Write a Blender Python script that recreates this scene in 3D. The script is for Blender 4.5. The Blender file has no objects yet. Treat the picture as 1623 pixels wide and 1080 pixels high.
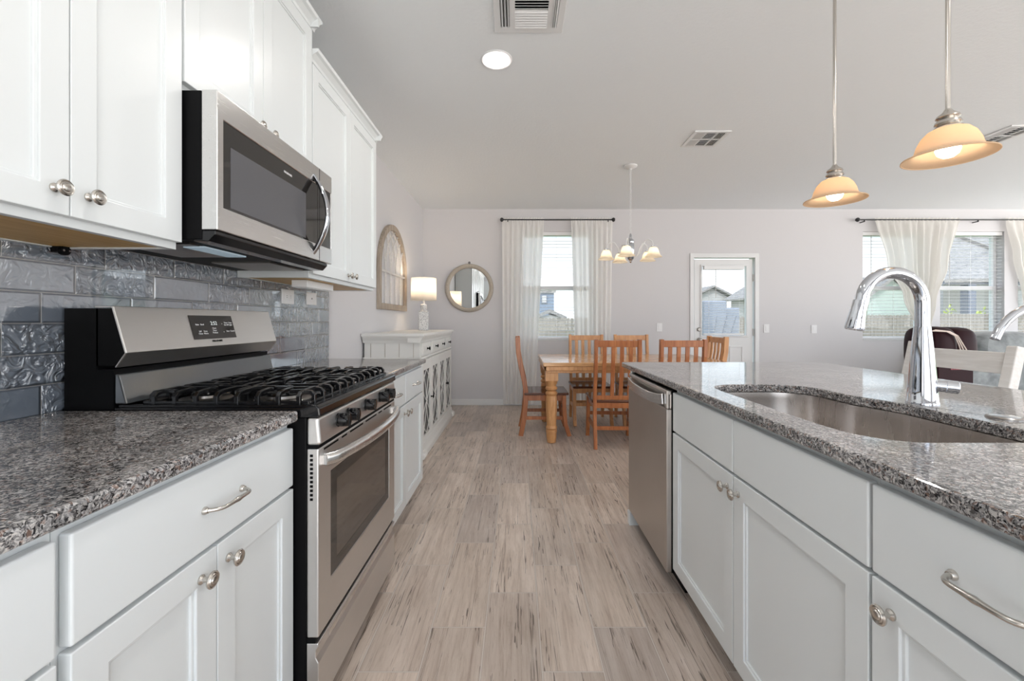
import bpy, bmesh, math, random
from mathutils import Vector, Matrix
from mathutils.geometry import tessellate_polygon
PI = math.pi
random.seed(4)
S = bpy.context.scene
C = S.collection
R = math.radians
# ------------------------------------------------------------------ camera, world, sun, exposure
H = 1.168
cam_d = bpy.data.cameras.new('camera'); cam = bpy.data.objects.new('camera', cam_d); C.objects.link(cam)
cam.location = (0, 0, H); cam.rotation_euler = (R(90), 0, 0)
cam_d.sensor_width = 36; cam_d.sensor_fit = 'HORIZONTAL'; cam_d.lens = 675/1623*36
cam_d.shift_x = -(820-811.5)/1623; cam_d.shift_y = -(540-509.5)/1623
cam_d.clip_start = .02; cam_d.clip_end = 300
S.camera = cam
W = bpy.data.worlds.new('world'); S.world = W; W.use_nodes = True
wn = W.node_tree; wn.nodes.clear()
wo = wn.nodes.new('ShaderNodeOutputWorld'); wb = wn.nodes.new('ShaderNodeBackground')
wt = wn.nodes.new('ShaderNodeTexCoord'); ws = wn.nodes.new('ShaderNodeSeparateXYZ'); wr = wn.nodes.new('ShaderNodeValToRGB')
wn.links.new(wt.outputs['Generated'], ws.inputs[0]); wm = wn.nodes.new('ShaderNodeMath'); wm.operation = 'MULTIPLY_ADD'; wm.inputs[1].default_value = .5; wm.inputs[2].default_value = .5; wn.links.new(ws.outputs['Z'], wm.inputs[0]); wn.links.new(wm.outputs[0], wr.inputs[0]); wr2 = wn.nodes.new('ShaderNodeMapRange'); wr2.inputs[1].default_value = -.5; wr2.inputs[2].default_value = .6; wr2.inputs[3].default_value = 2.0; wr2.inputs[4].default_value = .95
wn.links.new(ws.outputs['Y'], wr2.inputs[0]); wn.links.new(wr2.outputs[0], wb.inputs[1]); wn.links.new(wr.outputs[0], wb.inputs[0]); wn.links.new(wb.outputs[0], wo.inputs[0])
wr.color_ramp.elements[0].position = .495; wr.color_ramp.elements[0].color = (1.25, 1.2, 1.14, 1)
wr.color_ramp.elements[1].position = .85; wr.color_ramp.elements[1].color = (.66, .80, 1, 1)
we = wr.color_ramp.elements.new(.505); we.color = (.90, .95, 1, 1)
# the sky is brighter on the sun's side (behind the viewpoint) than over the back fence
sd = bpy.data.lights.new('sun', 'SUN'); so = bpy.data.objects.new('sun', sd); C.objects.link(so)
sd.energy = 1.2; sd.angle = R(2); sd.color = (1, .95, .88); so.rotation_euler = (R(48), 0, R(-25)); so.location = (0, -3, 9)
V = S.view_settings; V.view_transform = 'Standard'; V.look = 'None'; V.gamma = 1; V.use_curve_mapping = False; V.exposure = 0.97
CAN_POWER = 1.8

# ------------------------------------------------------------------ materials
MT = {}
def mat(name, col, rough=.5, metal=0, **kw):
    m = bpy.data.materials.new(name); m.use_nodes = True
    b = m.node_tree.nodes['Principled BSDF']
    b.inputs['Base Color'].default_value = (*col, 1); b.inputs['Roughness'].default_value = rough; b.inputs['Metallic'].default_value = metal
    for k, v in kw.items():
        b.inputs[k.replace('_', ' ')].default_value = v
    MT[name] = m
    return m
def nt(m): return m.node_tree, m.node_tree.nodes['Principled BSDF']
def N(t, ty, **kw):
    n = t.nodes.new('ShaderNode'+ty)
    for k, v in kw.items():
        if hasattr(n, k): setattr(n, k, v)
        else: n.inputs[k].default_value = v
    return n
def L(t, a, b): t.links.new(a, b)
def coords(t, scale=(1, 1, 1), loc=(0, 0, 0)):
    c = N(t, 'TexCoord'); mp = N(t, 'Mapping'); mp.inputs['Scale'].default_value = scale; mp.inputs['Location'].default_value = loc
    L(t, c.outputs['Object'], mp.inputs[0]); return mp.outputs[0]
def ramp(t, fac, stops, const=False):
    r = N(t, 'ValToRGB'); cr = r.color_ramp
    if const: cr.interpolation = 'CONSTANT'
    while len(cr.elements) < len(stops): cr.elements.new(.5)
    for e, (p, c) in zip(cr.elements, stops): e.position = p; e.color = (*c, 1) if len(c) == 3 else c
    L(t, fac, r.inputs[0]); return r.outputs[0]
def math_(t, op, a, b=None, c=None):
    n = N(t, 'Math'); n.operation = op
    for i, v in enumerate((a, b, c)):
        if v is None: continue
        if isinstance(v, (int, float)): n.inputs[i].default_value = v
        else: L(t, v, n.inputs[i])
    return n.outputs[0]
def mixc(t, fac, a, b, mode='MIX'):
    n = N(t, 'Mix'); n.data_type = 'RGBA'; n.blend_type = mode
    for i, v in ((0, fac), (6, a), (7, b)):
        if isinstance(v, (int, float)): n.inputs[i].default_value = v
        elif isinstance(v, tuple): n.inputs[i].default_value = (*v, 1)
        else: L(t, v, n.inputs[i])
    return n.outputs[2]
def bump(t, b, h, strength=.3, dist=.01):
    n = N(t, 'Bump'); n.inputs['Strength'].default_value = strength; n.inputs['Distance'].default_value = dist
    L(t, h, n.inputs['Height']); L(t, n.outputs[0], b.inputs['Normal'])
def noise(t, vec, scale, detail=2, rough=.5, dist=0):
    n = N(t, 'TexNoise'); n.inputs['Scale'].default_value = scale; n.inputs['Detail'].default_value = detail
    n.inputs['Roughness'].default_value = rough; n.inputs['Distortion'].default_value = dist; L(t, vec, n.inputs['Vector']); return n.outputs['Fac']

mat('wall_paint', (.66, .65, .665), .7); t, b = nt(MT['wall_paint']); bump(t, b, noise(t, coords(t), 60, 3), .12, .004)
mat('ceiling_paint', (.85, .88, .90), .8); t, b = nt(MT['ceiling_paint']); bump(t, b, noise(t, coords(t), 45, 5, .6), .35, .006)
mat('white_trim', (.78, .785, .79), .35)
mat('cabinet_white', (.735, .765, .775), .28, Specular_IOR_Level=.5)
mat('cabinet_wood', (.60, .36, .13), .45); t, b = nt(MT['cabinet_wood'])
L(t, ramp(t, noise(t, coords(t, (30, 2, 30)), 3, 4), [(.3, (.58, .33, .09)), (.7, (.72, .46, .17))]), b.inputs['Base Color'])
mat('black_gloss', (.005, .005, .006), .12)
mat('black_satin', (.003, .003, .0035), .45, Specular_IOR_Level=.10)
mat('black_iron', (.005, .005, .006), .20, Specular_IOR_Level=.6)
mat('dark_glass', (.02, .018, .017), .06, Specular_IOR_Level=.7)
mat('window_screen', (.10, .10, .11), .22)
mat('oven_glass', (.07, .055, .045), .05, Specular_IOR_Level=1.0)
mat('chrome', (.62, .64, .68), .05, 1)
mat('nickel', (.56, .53, .49), .24, 1)
mat('nickel_dark', (.35, .33, .31), .3, 1)
mat('dark_rod', (.02, .02, .022), .4)
mat('white_plastic', (.82, .82, .83), .35)
mat('clear_mirror', (.9, .92, .92), .01, 1)
def steel(name, col, rough, sc):
    m = mat(name, col, rough, 1); t, b = nt(m)
    n = noise(t, coords(t, sc), 3, 4); r = math_(t, 'MULTIPLY_ADD', n, .16, rough-.08); L(t, r, b.inputs['Roughness'])
    n2 = noise(t, coords(t), 2.5, 3); L(t, mixc(t, n2, tuple(c*.9 for c in col), tuple(min(1, c*1.1) for c in col)), b.inputs['Base Color'])
    bump(t, b, n, .04, .002)
steel('stainless', (.68, .665, .65), .38, (120, 2, 120))
steel('stainless_vertical', (.52, .49, .465), .34, (120, 120, 2))
steel('stainless_bright', (.72, .71, .70), .25, (120, 2, 120))
steel('sink_steel', (.50, .46, .43), .26, (2, 25, 2))
m = mat('grey_enamel', (.16, .17, .18), .12, .6)
# granite
m = mat('granite', (.3, .3, .3), .07, Specular_IOR_Level=.6); t, b = nt(m)
co = coords(t)
nd = N(t, 'TexNoise'); nd.inputs['Scale'].default_value = 60; L(t, co, nd.inputs['Vector'])
dv = N(t, 'VectorMath'); dv.operation = 'MULTIPLY_ADD'; L(t, nd.outputs['Color'], dv.inputs[0]); dv.inputs[1].default_value = (.02, .02, .02); L(t, co, dv.inputs[2])
def vor(sc):
    v = N(t, 'TexVoronoi'); v.inputs['Scale'].default_value = sc; L(t, dv.outputs[0], v.inputs['Vector'])
    s = N(t, 'SeparateColor'); L(t, v.outputs['Color'], s.inputs[0]); return s.outputs[0]
c1 = ramp(t, vor(205), [(0, (.008, .008, .010)), (.24, (.04, .039, .042)), (.38, (.15, .145, .15)), (.55, (.38, .375, .38)), (.74, (.62, .60, .585)), (.91, (.27, .175, .14))], True)
c2 = ramp(t, vor(400), [(0, (.012, .012, .015)), (.33, (.20, .19, .19)), (.58, (.46, .45, .45)), (.85, (.66, .64, .62))], True)
g = mixc(t, .45, c1, c2)
big = ramp(t, noise(t, co, 9, 3), [(.35, (.72, .72, .72)), (.65, (1.12, 1.1, 1.08))])
L(t, mixc(t, 1, g, big, 'MULTIPLY'), b.inputs['Base Color'])
# plank tile floor
m = mat('plank_tile', (.4, .35, .3), .32); t, b = nt(m)
c = N(t, 'TexCoord'); sp = N(t, 'SeparateXYZ'); L(t, c.outputs['Object'], sp.inputs[0]); X, Y = sp.outputs[0], sp.outputs[1]
u = math_(t, 'DIVIDE', math_(t, 'SUBTRACT', X, .083), .205); iu = math_(t, 'FLOOR', u); fu = math_(t, 'FRACT', u)
v = math_(t, 'DIVIDE', math_(t, 'SUBTRACT', math_(t, 'SUBTRACT', Y, 1.418), math_(t, 'MULTIPLY', iu, .2067)), .62)
iv = math_(t, 'FLOOR', v); fv = math_(t, 'FRACT', v)
cb = N(t, 'CombineXYZ'); L(t, iu, cb.inputs[0]); L(t, iv, cb.inputs[1])
wnz = N(t, 'TexWhiteNoise'); L(t, cb.outputs[0], wnz.inputs['Vector'])
def edge(f, w): # 1 in grout
    return math_(t, 'LESS_THAN', math_(t, 'MINIMUM', f, math_(t, 'SUBTRACT', 1, f)), w)
grout = math_(t, 'MAXIMUM', edge(fu, .0095), edge(fv, .0032)); gsh = math_(t, 'MAXIMUM', edge(fu, .018), edge(fv, .0055))
off = N(t, 'VectorMath'); off.operation = 'MULTIPLY_ADD'; L(t, wnz.outputs['Color'], off.inputs[0]); off.inputs[1].default_value = (7, 7, 7); L(t, c.outputs['Object'], off.inputs[2])
def smap(s):
    mp = N(t, 'Mapping'); mp.inputs['Scale'].default_value = s; L(t, off.outputs[0], mp.inputs[0]); return mp.outputs[0]
gr = noise(t, smap((26, 1.6, 1)), 1.6, 7, .72, .5)
base = ramp(t, gr, [(.30, (.40, .32, .275)), (.43, (.56, .475, .41)), (.55, (.64, .56, .495)), (.75, (.73, .66, .60))])
tint = ramp(t, wnz.outputs['Value'], [(0, (.80, .79, .80)), (.5, (1.0, .97, .94)), (1, (1.10, 1.08, 1.06))])
base = mixc(t, 1, base, tint, 'MULTIPLY')
cl = noise(t, smap((3.5, 1.6, 1)), 1.4, 3)
base = mixc(t, 1, base, ramp(t, cl, [(.3, (.82, .80, .78)), (.7, (1.08, 1.07, 1.07))]), 'MULTIPLY')
crk = noise(t, smap((24, .55, 1)), 1.5, 3, .6, .25)
ck = math_(t, 'LESS_THAN', math_(t, 'ABSOLUTE', math_(t, 'SUBTRACT', crk, .5)), .0085)
msk = math_(t, 'GREATER_THAN', noise(t, smap((9, 1.6, 1)), 1.3, 2), .50)
crack = math_(t, 'MULTIPLY', ck, msk)
fine = ramp(t, noise(t, smap((120, 9, 1)), 1.5, 3, .7), [(.58, (0, 0, 0)), (.68, (1, 1, 1))])
base = mixc(t, math_(t, 'MULTIPLY', fine, .30), base, (.20, .15, .12))
base = mixc(t, math_(t, 'MULTIPLY', crack, .8), base, (.10, .075, .06))
base = mixc(t, math_(t, 'MULTIPLY', gsh, .35), base, (.22, .18, .155)); base = mixc(t, grout, base, (.62, .56, .51))
L(t, base, b.inputs['Base Color'])
L(t, math_(t, 'MULTIPLY_ADD', grout, .3, math_(t, 'MULTIPLY_ADD', gr, .2, .22)), b.inputs['Roughness'])
bump(t, b, math_(t, 'SUBTRACT', math_(t, 'MULTIPLY', gr, .3), math_(t, 'ADD', math_(t, 'MULTIPLY', grout, .6), math_(t, 'MULTIPLY', crack, .6))), .4, .003)
# glazed backsplash tile  (object coords = world)
m = mat('glazed_tile', (.26, .30, .36), .05, IOR=2.3, Coat_Weight=1.0, Coat_Roughness=.02, Coat_IOR=2.1); t, b = nt(m)
c = N(t, 'TexCoord'); sp = N(t, 'SeparateXYZ'); L(t, c.outputs['Object'], sp.inputs[0]); Y, Z = sp.outputs[1], sp.outputs[2]
v = math_(t, 'DIVIDE', math_(t, 'SUBTRACT', Z, .9085), .0847); iv = math_(t, 'FLOOR', v); fv = math_(t, 'FRACT', v)
u = math_(t, 'DIVIDE', math_(t, 'SUBTRACT', math_(t, 'SUBTRACT', Y, 1.167), math_(t, 'MULTIPLY', math_(t, 'MODULO', iv, 3), .0907)), .272)
iu = math_(t, 'FLOOR', u); fu = math_(t, 'FRACT', u)
du = math_(t, 'MULTIPLY', math_(t, 'MINIMUM', fu, math_(t, 'SUBTRACT', 1, fu)), .272)
dvv = math_(t, 'MULTIPLY', math_(t, 'MINIMUM', fv, math_(t, 'SUBTRACT', 1, fv)), .0847)
dm = math_(t, 'MINIMUM', du, dvv)
grout = math_(t, 'LESS_THAN', dm, .0014)
cb = N(t, 'CombineXYZ'); L(t, iu, cb.inputs[0]); L(t, iv, cb.inputs[1]); wnz = N(t, 'TexWhiteNoise'); L(t, cb.outputs[0], wnz.inputs['Vector'])
off = N(t, 'VectorMath'); off.operation = 'MULTIPLY_ADD'; L(t, wnz.outputs['Color'], off.inputs[0]); off.inputs[1].default_value = (5, 5, 5); L(t, c.outputs['Object'], off.inputs[2])
amp = ramp(t, wnz.outputs['Value'], [(0, (.06, .06, .06)), (.35, (.12, .12, .12)), (.6, (.8, .8, .8)), (1, (1, 1, 1))])
nw = noise(t, off.outputs[0], 21, 2.0, .5, 1.6); nb = noise(t, off.outputs[0], 6, 1)
hgt = math_(t, 'ADD', math_(t, 'MULTIPLY', nw, amp), math_(t, 'MULTIPLY', nb, .25))
eg = N(t, 'MapRange'); eg.inputs[1].default_value = 0; eg.inputs[2].default_value = .006; L(t, dm, eg.inputs[0])
hgt = math_(t, 'ADD', hgt, math_(t, 'MULTIPLY', eg.outputs[0], .25))
bump(t, b, hgt, 1.0, .034)
tc = mixc(t, wnz.outputs['Value'], (.12, .15, .195), (.20, .235, .285)); tc = mixc(t, math_(t, 'MULTIPLY', nb, .6), tc, (.32, .36, .42))
L(t, mixc(t, grout, tc, (.50, .50, .50)), b.inputs['Base Color']); L(t, math_(t, 'MULTIPLY_ADD', grout, .6, .06), b.inputs['Roughness'])
def wood(name, c0, c1, rough, sc=(20, 20, 2)):
    m = mat(name, c0, rough); t, b = nt(m)
    n = noise(t, coords(t, sc), 1.8, 5, .6, .8); L(t, ramp(t, n, [(.3, c0), (.7, c1)]), b.inputs['Base Color'])
wood('chair_wood', (.30, .092, .032), (.50, .19, .07), .28)
wood('chair_wood_light', (.52, .23, .085), (.72, .38, .16), .3)
wood('seat_wood', (.085, .03, .018), (.15, .055, .028), .14, (3, 20, 20))
wood('table_wood', (.50, .235, .085), (.70, .38, .17), .28)
wood('table_top_wood', (.55, .28, .11), (.74, .43, .21), .16, (2, 20, 20))
wood('weathered_wood', (.28, .225, .175), (.46, .39, .32), .6)
wood('mirror_rope', (.38, .33, .27), (.52, .47, .40), .7, (60, 60, 60))
wood('whitewash', (.66, .63, .60), (.78, .76, .74), .5, (30, 3, 30))
m = mat('distressed_white', (.76, .75, .72), .5); t, b = nt(m)
n = noise(t, coords(t, (14, 14, 3)), 3, 4, .7); L(t, ramp(t, n, [(.25, (.45, .41, .36)), (.32, (.76, .75, .72))]), b.inputs['Base Color'])
mat('cupboard_glass', (.012, .012, .014), .1)
m = mat('lamp_ceramic', (.55, .56, .58), .35); t, b = nt(m)
vv = N(t, 'TexVoronoi'); vv.inputs['Scale'].default_value = 80; L(t, coords(t), vv.inputs['Vector'])
L(t, ramp(t, vv.outputs['Distance'], [(.25, (.30, .31, .33)), (.45, (.68, .68, .68))]), b.inputs['Base Color'])
def emis(name, col, st, base=(.9, .9, .9)):
    m = mat(name, base, .5); b = m.node_tree.nodes['Principled BSDF']; b.inputs['Emission Color'].default_value = (*col, 1); b.inputs['Emission Strength'].default_value = st
emis('can_lens', (1, .95, .9), 30); emis('bulb_glow', (1, .90, .74), 4.5); emis('display_digits', (.75, .82, .8), .35, (.2, .2, .2)); emis('hood_light', (.55, .75, .9), .12, (.4, .45, .5))
def translucent(name, col, k_transp, k_transl, rough=.5, emit=0, ecol=(1, .8, .55)):
    m = bpy.data.materials.new(name); m.use_nodes = True; t = m.node_tree; t.nodes.clear(); MT[name] = m
    o = N(t, 'OutputMaterial'); d = N(t, 'BsdfDiffuse'); d.inputs[0].default_value = (*col, 1); tl = N(t, 'BsdfTranslucent'); tl.inputs[0].default_value = (*col, 1)
    m1 = N(t, 'MixShader'); m1.inputs[0].default_value = k_transl; L(t, d.outputs[0], m1.inputs[1]); L(t, tl.outputs[0], m1.inputs[2])
    tr = N(t, 'BsdfTransparent'); m2 = N(t, 'MixShader'); m2.inputs[0].default_value = k_transp; L(t, m1.outputs[0], m2.inputs[1]); L(t, tr.outputs[0], m2.inputs[2])
    out = m2.outputs[0]
    if emit:
        e = N(t, 'Emission'); e.inputs[0].default_value = (*ecol, 1); e.inputs[1].default_value = emit; a = N(t, 'AddShader'); L(t, out, a.inputs[0]); L(t, e.outputs[0], a.inputs[1]); out = a.outputs[0]
    L(t, out, o.inputs[0])
translucent('sheer', (.98, .97, .95), .12, .42)
translucent('sheer_dense', (.90, .88, .84), .10, .45)
translucent('shade_fabric', (.93, .89, .84), 0, .6)
translucent('alabaster_glass', (.80, .63, .46), .04, .5)
translucent('frosted_glass', (.97, .90, .78), .08, .6)
m = bpy.data.materials.new('clear_glass'); m.use_nodes = True; t = m.node_tree; t.nodes.clear(); MT['clear_glass'] = m
o = N(t, 'OutputMaterial'); tr = N(t, 'BsdfTransparent'); tr.inputs[0].default_value = (.96, .98, .98, 1); gl = N(t, 'BsdfGlossy'); gl.inputs['Roughness'].default_value = .01
fr = N(t, 'Fresnel'); fr.inputs[0].default_value = 1.45; ge = N(t, 'NewGeometry'); mx = N(t, 'MixShader'); L(t, math_(t, 'MULTIPLY', fr.outputs[0], math_(t, 'SUBTRACT', 1, ge.outputs['Backfacing'])), mx.inputs[0]); L(t, tr.outputs[0], mx.inputs[1]); L(t, gl.outputs[0], mx.inputs[2]); L(t, mx.outputs[0], o.inputs[0])
mat('blind_slat', (.66, .66, .67), .5)
mat('maroon_leather', (.020, .003, .006), .45, Specular_IOR_Level=.15); mat('pink_thread', (.50, .17, .20), .8); mat('tassel', (.72, .62, .56), .8)
m = mat('grey_velvet', (.26, .28, .29), .75, Sheen_Weight=.5); t, b = nt(m)
L(t, ramp(t, noise(t, coords(t), 9, 4), [(.35, (.12, .135, .14)), (.65, (.30, .325, .335))]), b.inputs['Base Color'])
wood('fence_wood', (.14, .118, .10), (.24, .205, .175), .85, (14, 14, 1.5))
mat('grass', (.13, .20, .06), .9); mat('leaf', (.42, .48, .10), .8); mat('siding_blue', (.15, .18, .23), .8); mat('siding_tan', (.36, .34, .33), .8); mat('siding_green', (.33, .37, .33), .8)
mat('outdoor_trim', (.12, .13, .16), .7); mat('bluegrey_cover', (.20, .21, .25), .8); mat('brick_pale', (.62, .62, .42), .9)
m = mat('shingles', (.33, .30, .28), .9); t, b = nt(m)
L(t, ramp(t, noise(t, coords(t, (2, 2, 8)), 3, 4), [(.35, (.14, .13, .125)), (.65, (.28, .255, .235))]), b.inputs['Base Color'])

# ------------------------------------------------------------------ mesh helpers
class B:
    def __init__(s): s.bm = bmesh.new()
    def box(s, x0, x1, y0, y1, z0, z1, M=None):
        x0, x1 = min(x0, x1), max(x0, x1); y0, y1 = min(y0, y1), max(y0, y1); z0, z1 = min(z0, z1), max(z0, z1)
        v = [s.bm.verts.new(M @ Vector(p) if M else p) for p in ((x0, y0, z0), (x1, y0, z0), (x1, y1, z0), (x0, y1, z0), (x0, y0, z1), (x1, y0, z1), (x1, y1, z1), (x0, y1, z1))]
        for f in ((0, 3, 2, 1), (4, 5, 6, 7), (0, 1, 5, 4), (1, 2, 6, 5), (2, 3, 7, 6), (3, 0, 4, 7)): s.bm.faces.new([v[i] for i in f])
        return s
    def loops(s, rings, cap=True, closed=True):
        rv = [[s.bm.verts.new(p) for p in r] for r in rings]; n = len(rv[0])
        for a, b_ in zip(rv, rv[1:]):
            for i in range(n if closed else n-1):
                j = (i+1) % n
                s.bm.faces.new((a[i], a[j], b_[j], b_[i]))
        if cap and closed:
            s.bm.faces.new(rv[0][::-1]); s.bm.faces.new(rv[-1])
        return s
    def lathe(s, prof, cen=(0, 0, 0), axis='z', n=24, cap=True, wob=None):
        rings = []
        for r, h in prof:
            ring = []
            for i in range(n):
                a = 2*PI*i/n; rr = max(r, .0002)*(wob(a, h) if wob else 1); p = (rr*math.cos(a), rr*math.sin(a), h)
                if axis == 'x': p = (p[2], p[0], p[1])
                elif axis == '-x': p = (-p[2], p[0], p[1])
                elif axis == 'y': p = (p[0], p[2], p[1])
                elif axis == '-y': p = (p[0], -p[2], p[1])
                ring.append((p[0]+cen[0], p[1]+cen[1], p[2]+cen[2]))
            rings.append(ring)
        return s.loops(rings, cap)
    def sweep(s, path, sec, up=(0, 0, 1), scales=None, cyc=False):
        P = [Vector(p) for p in path]; n = len(P); rings = []; upv = Vector(up)
        for i, p in enumerate(P):
            if cyc: tdir = P[(i+1) % n]-P[i-1]
            else: tdir = P[min(i+1, n-1)]-P[max(i-1, 0)]
            tdir.normalize()
            side = tdir.cross(upv)
            if side.length < 1e-4: side = tdir.cross(Vector((1, .1, 0)))
            side.normalize(); u2 = side.cross(tdir); u2.normalize()
            k = scales[i] if scales else 1
            rings.append([p+side*a*k+u2*b_*k for a, b_ in sec])
        if cyc: rings.append(rings[0]); s.loops(rings, False); bmesh.ops.remove_doubles(s.bm, verts=s.bm.verts, dist=1e-6); return s
        return s.loops(rings)
    def tube(s, path, r, n=10, up=(.13, .27, .95), scales=None, cyc=False):
        return s.sweep(path, [(r*math.cos(2*PI*i/n), r*math.sin(2*PI*i/n)) for i in range(n)], up, scales, cyc)
    def bar(s, path, w, h, up=(0, 0, 1), scales=None):
        return s.sweep(path, [(-w/2, -h/2), (w/2, -h/2), (w/2, h/2), (-w/2, h/2)], up, scales)
    def prism(s, poly, axis, a0, a1):
        def P(u, v, a): return {'y': (u, a, v), 'x': (a, u, v), 'z': (u, v, a)}[axis]
        return s.loops([[P(u, v, a0) for u, v in poly], [P(u, v, a1) for u, v in poly]])
    def holed(s, outer, holes, z0, z1, axis='z', ts=True):
        polys = [[Vector((x, y, 0)) for x, y in q] for q in [outer]+holes]
        tri = tessellate_polygon(polys); flat = [p for q in polys for p in q]
        def P(p, a): return {'z': (p.x, p.y, a), 'y': (p.x, a, p.y), 'x': (a, p.x, p.y)}[axis]
        lo = [s.bm.verts.new(P(p, z0)) for p in flat]; hi = [s.bm.verts.new(P(p, z1)) for p in flat]
        for a, b_, c_ in tri:
            s.bm.faces.new((hi[a], hi[b_], hi[c_])); s.bm.faces.new((lo[c_], lo[b_], lo[a]))
        k = 0
        for q in polys:
            n = len(q)
            for i in range(n):
                j = (i+1) % n; s.bm.faces.new((lo[k+i], lo[k+j], hi[k+j], hi[k+i]))
            k += n
        return s
    def add(s, fn, *a, **k): fn(s, *a, **k); return s
ORG = {}
def org(o): return ORG.get(o.name, Vector((0, 0, 0)))
def obj(name, b, m, parent=None, smooth=False, bevel=0, seg=2, sub=0, label=None, solid=0):
    bm = b.bm; bmesh.ops.recalc_face_normals(bm, faces=bm.faces)
    if parent:
        og = org(parent)
        if og.length > 0: bmesh.ops.translate(bm, verts=bm.verts, vec=-og)
    if smooth:
        for f in bm.faces: f.smooth = True
        for e in bm.edges:
            if len(e.link_faces) == 2 and e.calc_face_angle(0) > R(38): e.smooth = False
    me = bpy.data.meshes.new(name); bm.to_mesh(me); bm.free(); me.materials.append(MT[m])
    o = bpy.data.objects.new(name, me); C.objects.link(o)
    if parent: o.parent = parent; ORG[o.name] = org(parent)
    if bevel:
        md = o.modifiers.new('bevel', 'BEVEL'); md.width = bevel; md.segments = seg; md.limit_method = 'ANGLE'; md.angle_limit = R(40)
    if sub: md = o.modifiers.new('sub', 'SUBSURF'); md.levels = sub; md.render_levels = sub
    if solid: md = o.modifiers.new('solid', 'SOLIDIFY'); md.thickness = solid; md.offset = 0
    if label: o['label'] = label
    return o
def thing(name, label, cat, loc=(0, 0, 0), group=None, rz=0):
    o = bpy.data.objects.new(name, None); C.objects.link(o); o.location = loc; o.rotation_euler = (0, 0, rz); o.empty_display_size = .1
    o['label'] = label; o['category'] = cat; ORG[o.name] = Vector(loc)
    if group: o['group'] = group
    return o
def tag(o, label, cat, group=None):
    o['label'] = label; o['category'] = cat
    if group: o['group'] = group
    return o
def struct(name, b, m, parent=None, **k):
    o = obj(name, b, m, parent, **k)
    if not parent: o['kind'] = 'structure'
    return o
def sroot(name, loc):
    o = bpy.data.objects.new(name, None); C.objects.link(o); o.location = loc; o['kind'] = 'structure'; ORG[o.name] = Vector(loc); return o
def copy_tree(o, parent=None):
    c = o.copy(); C.objects.link(c)
    if parent: c.parent = parent
    for ch in list(o.children): copy_tree(ch, c)
    return c
def text(name, s, size, M, m, parent, ext=.0004):
    cu = bpy.data.curves.new(name, 'FONT'); cu.body = s; cu.size = size; cu.extrude = ext; cu.align_x = 'CENTER'; cu.align_y = 'CENTER'; cu.resolution_u = 3
    tmp = bpy.data.objects.new('tmp', cu); C.objects.link(tmp); dg = bpy.context.evaluated_depsgraph_get()
    me = bpy.data.meshes.new_from_object(tmp.evaluated_get(dg)); bpy.data.objects.remove(tmp); me.name = name
    me.materials.clear(); me.materials.append(MT[m]); me.transform(Matrix.Translation(-org(parent)) @ M)
    o = bpy.data.objects.new(name, me); C.objects.link(o); o.parent = parent; return o
def face_plus_x(p, tilt=0):  # text plane facing +X, reading towards +Y
    return Matrix.Translation(p) @ Matrix.Rotation(tilt, 4, 'Y') @ Matrix(((0, 0, 1, 0), (1, 0, 0, 0), (0, 1, 0, 0), (0, 0, 0, 1)))
def arc(cx, cy, r, a0, a1, n): return [(cx+r*math.cos(a0+(a1-a0)*i/n), cy+r*math.sin(a0+(a1-a0)*i/n)) for i in range(n+1)]

# ------------------------------------------------------------------ room shell
XL, XR, YB, YF, ZC = -1.315, 8.8, 5.93, -2.0, 2.73
def wall_grid(b, u0, u1, z0, z1, a0, a1, holes, axis):
    us = sorted({u0, u1, *[h[0] for h in holes], *[h[1] for h in holes]}); zs = sorted({z0, z1, *[h[2] for h in holes], *[h[3] for h in holes]})
    for i in range(len(us)-1):
        for j in range(len(zs)-1):
            um, zm = (us[i]+us[i+1])/2, (zs[j]+zs[j+1])/2
            if any(h[0] < um < h[1] and h[2] < zm < h[3] for h in holes): continue
            if axis == 'x': b.box(us[i], us[i+1], a0, a1, zs[j], zs[j+1])
            else: b.box(a0, a1, us[i], us[i+1], zs[j], zs[j+1])
    bmesh.ops.remove_doubles(b.bm, verts=b.bm.verts, dist=1e-5)
    s = {}
    for f in list(b.bm.faces):   # drop interior duplicate faces
        k = tuple(sorted(v.index for v in f.verts))
    b.bm.verts.index_update()
    for f in b.bm.faces: s.setdefault(tuple(sorted(v.index for v in f.verts)), []).append(f)
    dead = [f for q in s.values() if len(q) > 1 for f in q]
    bmesh.ops.delete(b.bm, geom=dead, context='FACES_ONLY')
    return b
k_ = YB/675
def WX(px): return (px-820)*k_
def WZ(py): return H-(py-509.5)*k_
WIN = [(WX(824), WX(941)), (WX(1367.5), WX(1469)), (WX(1490), WX(1592)), (WX(1613.5), WX(1740))]
WZ0, WZ1 = WZ(539), WZ(367)
DX0, DX1, DZ1 = WX(1098), WX(1197.5), WZ(407.5)
b = B(); b.box(XL-.15, XR+.15, YF-.15, YB+.18, -.12, 0); struct('floor', b, 'plank_tile')
b = B(); b.box(XL-.15, XR+.15, YF-.15, YB+.18, ZC, ZC+.12); struct('ceiling', b, 'ceiling_paint')
b = B(); b.box(XL-.12, XL, YF-.12, YB+.17, 0, ZC); struct('wall_left', b, 'wall_paint')
b = wall_grid(B(), XL, XR+.12, 0, ZC, YB, YB+.17, [(a, c, WZ0, WZ1) for a, c in WIN]+[(DX0, DX1, 0, DZ1)], 'x'); struct('wall_back', b, 'wall_paint')
b = wall_grid(B(), XL, XR, 0, ZC, YF-.12, YF, [(-.5, 2.3, 0, 2.35), (3.3, 5.6, 0, 2.35), (6.4, 8.3, 0, 2.35)], 'x'); struct('wall_rear', b, 'wall_paint')  # unseen wall, openings shaped for daylight fill, piers added to darken chrome reflections
def baseboard(name, x0, x1, y0, y1): b = B(); b.box(x0, x1, y0, y1, 0, .085); struct(name, b, 'white_trim', bevel=.005)
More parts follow.
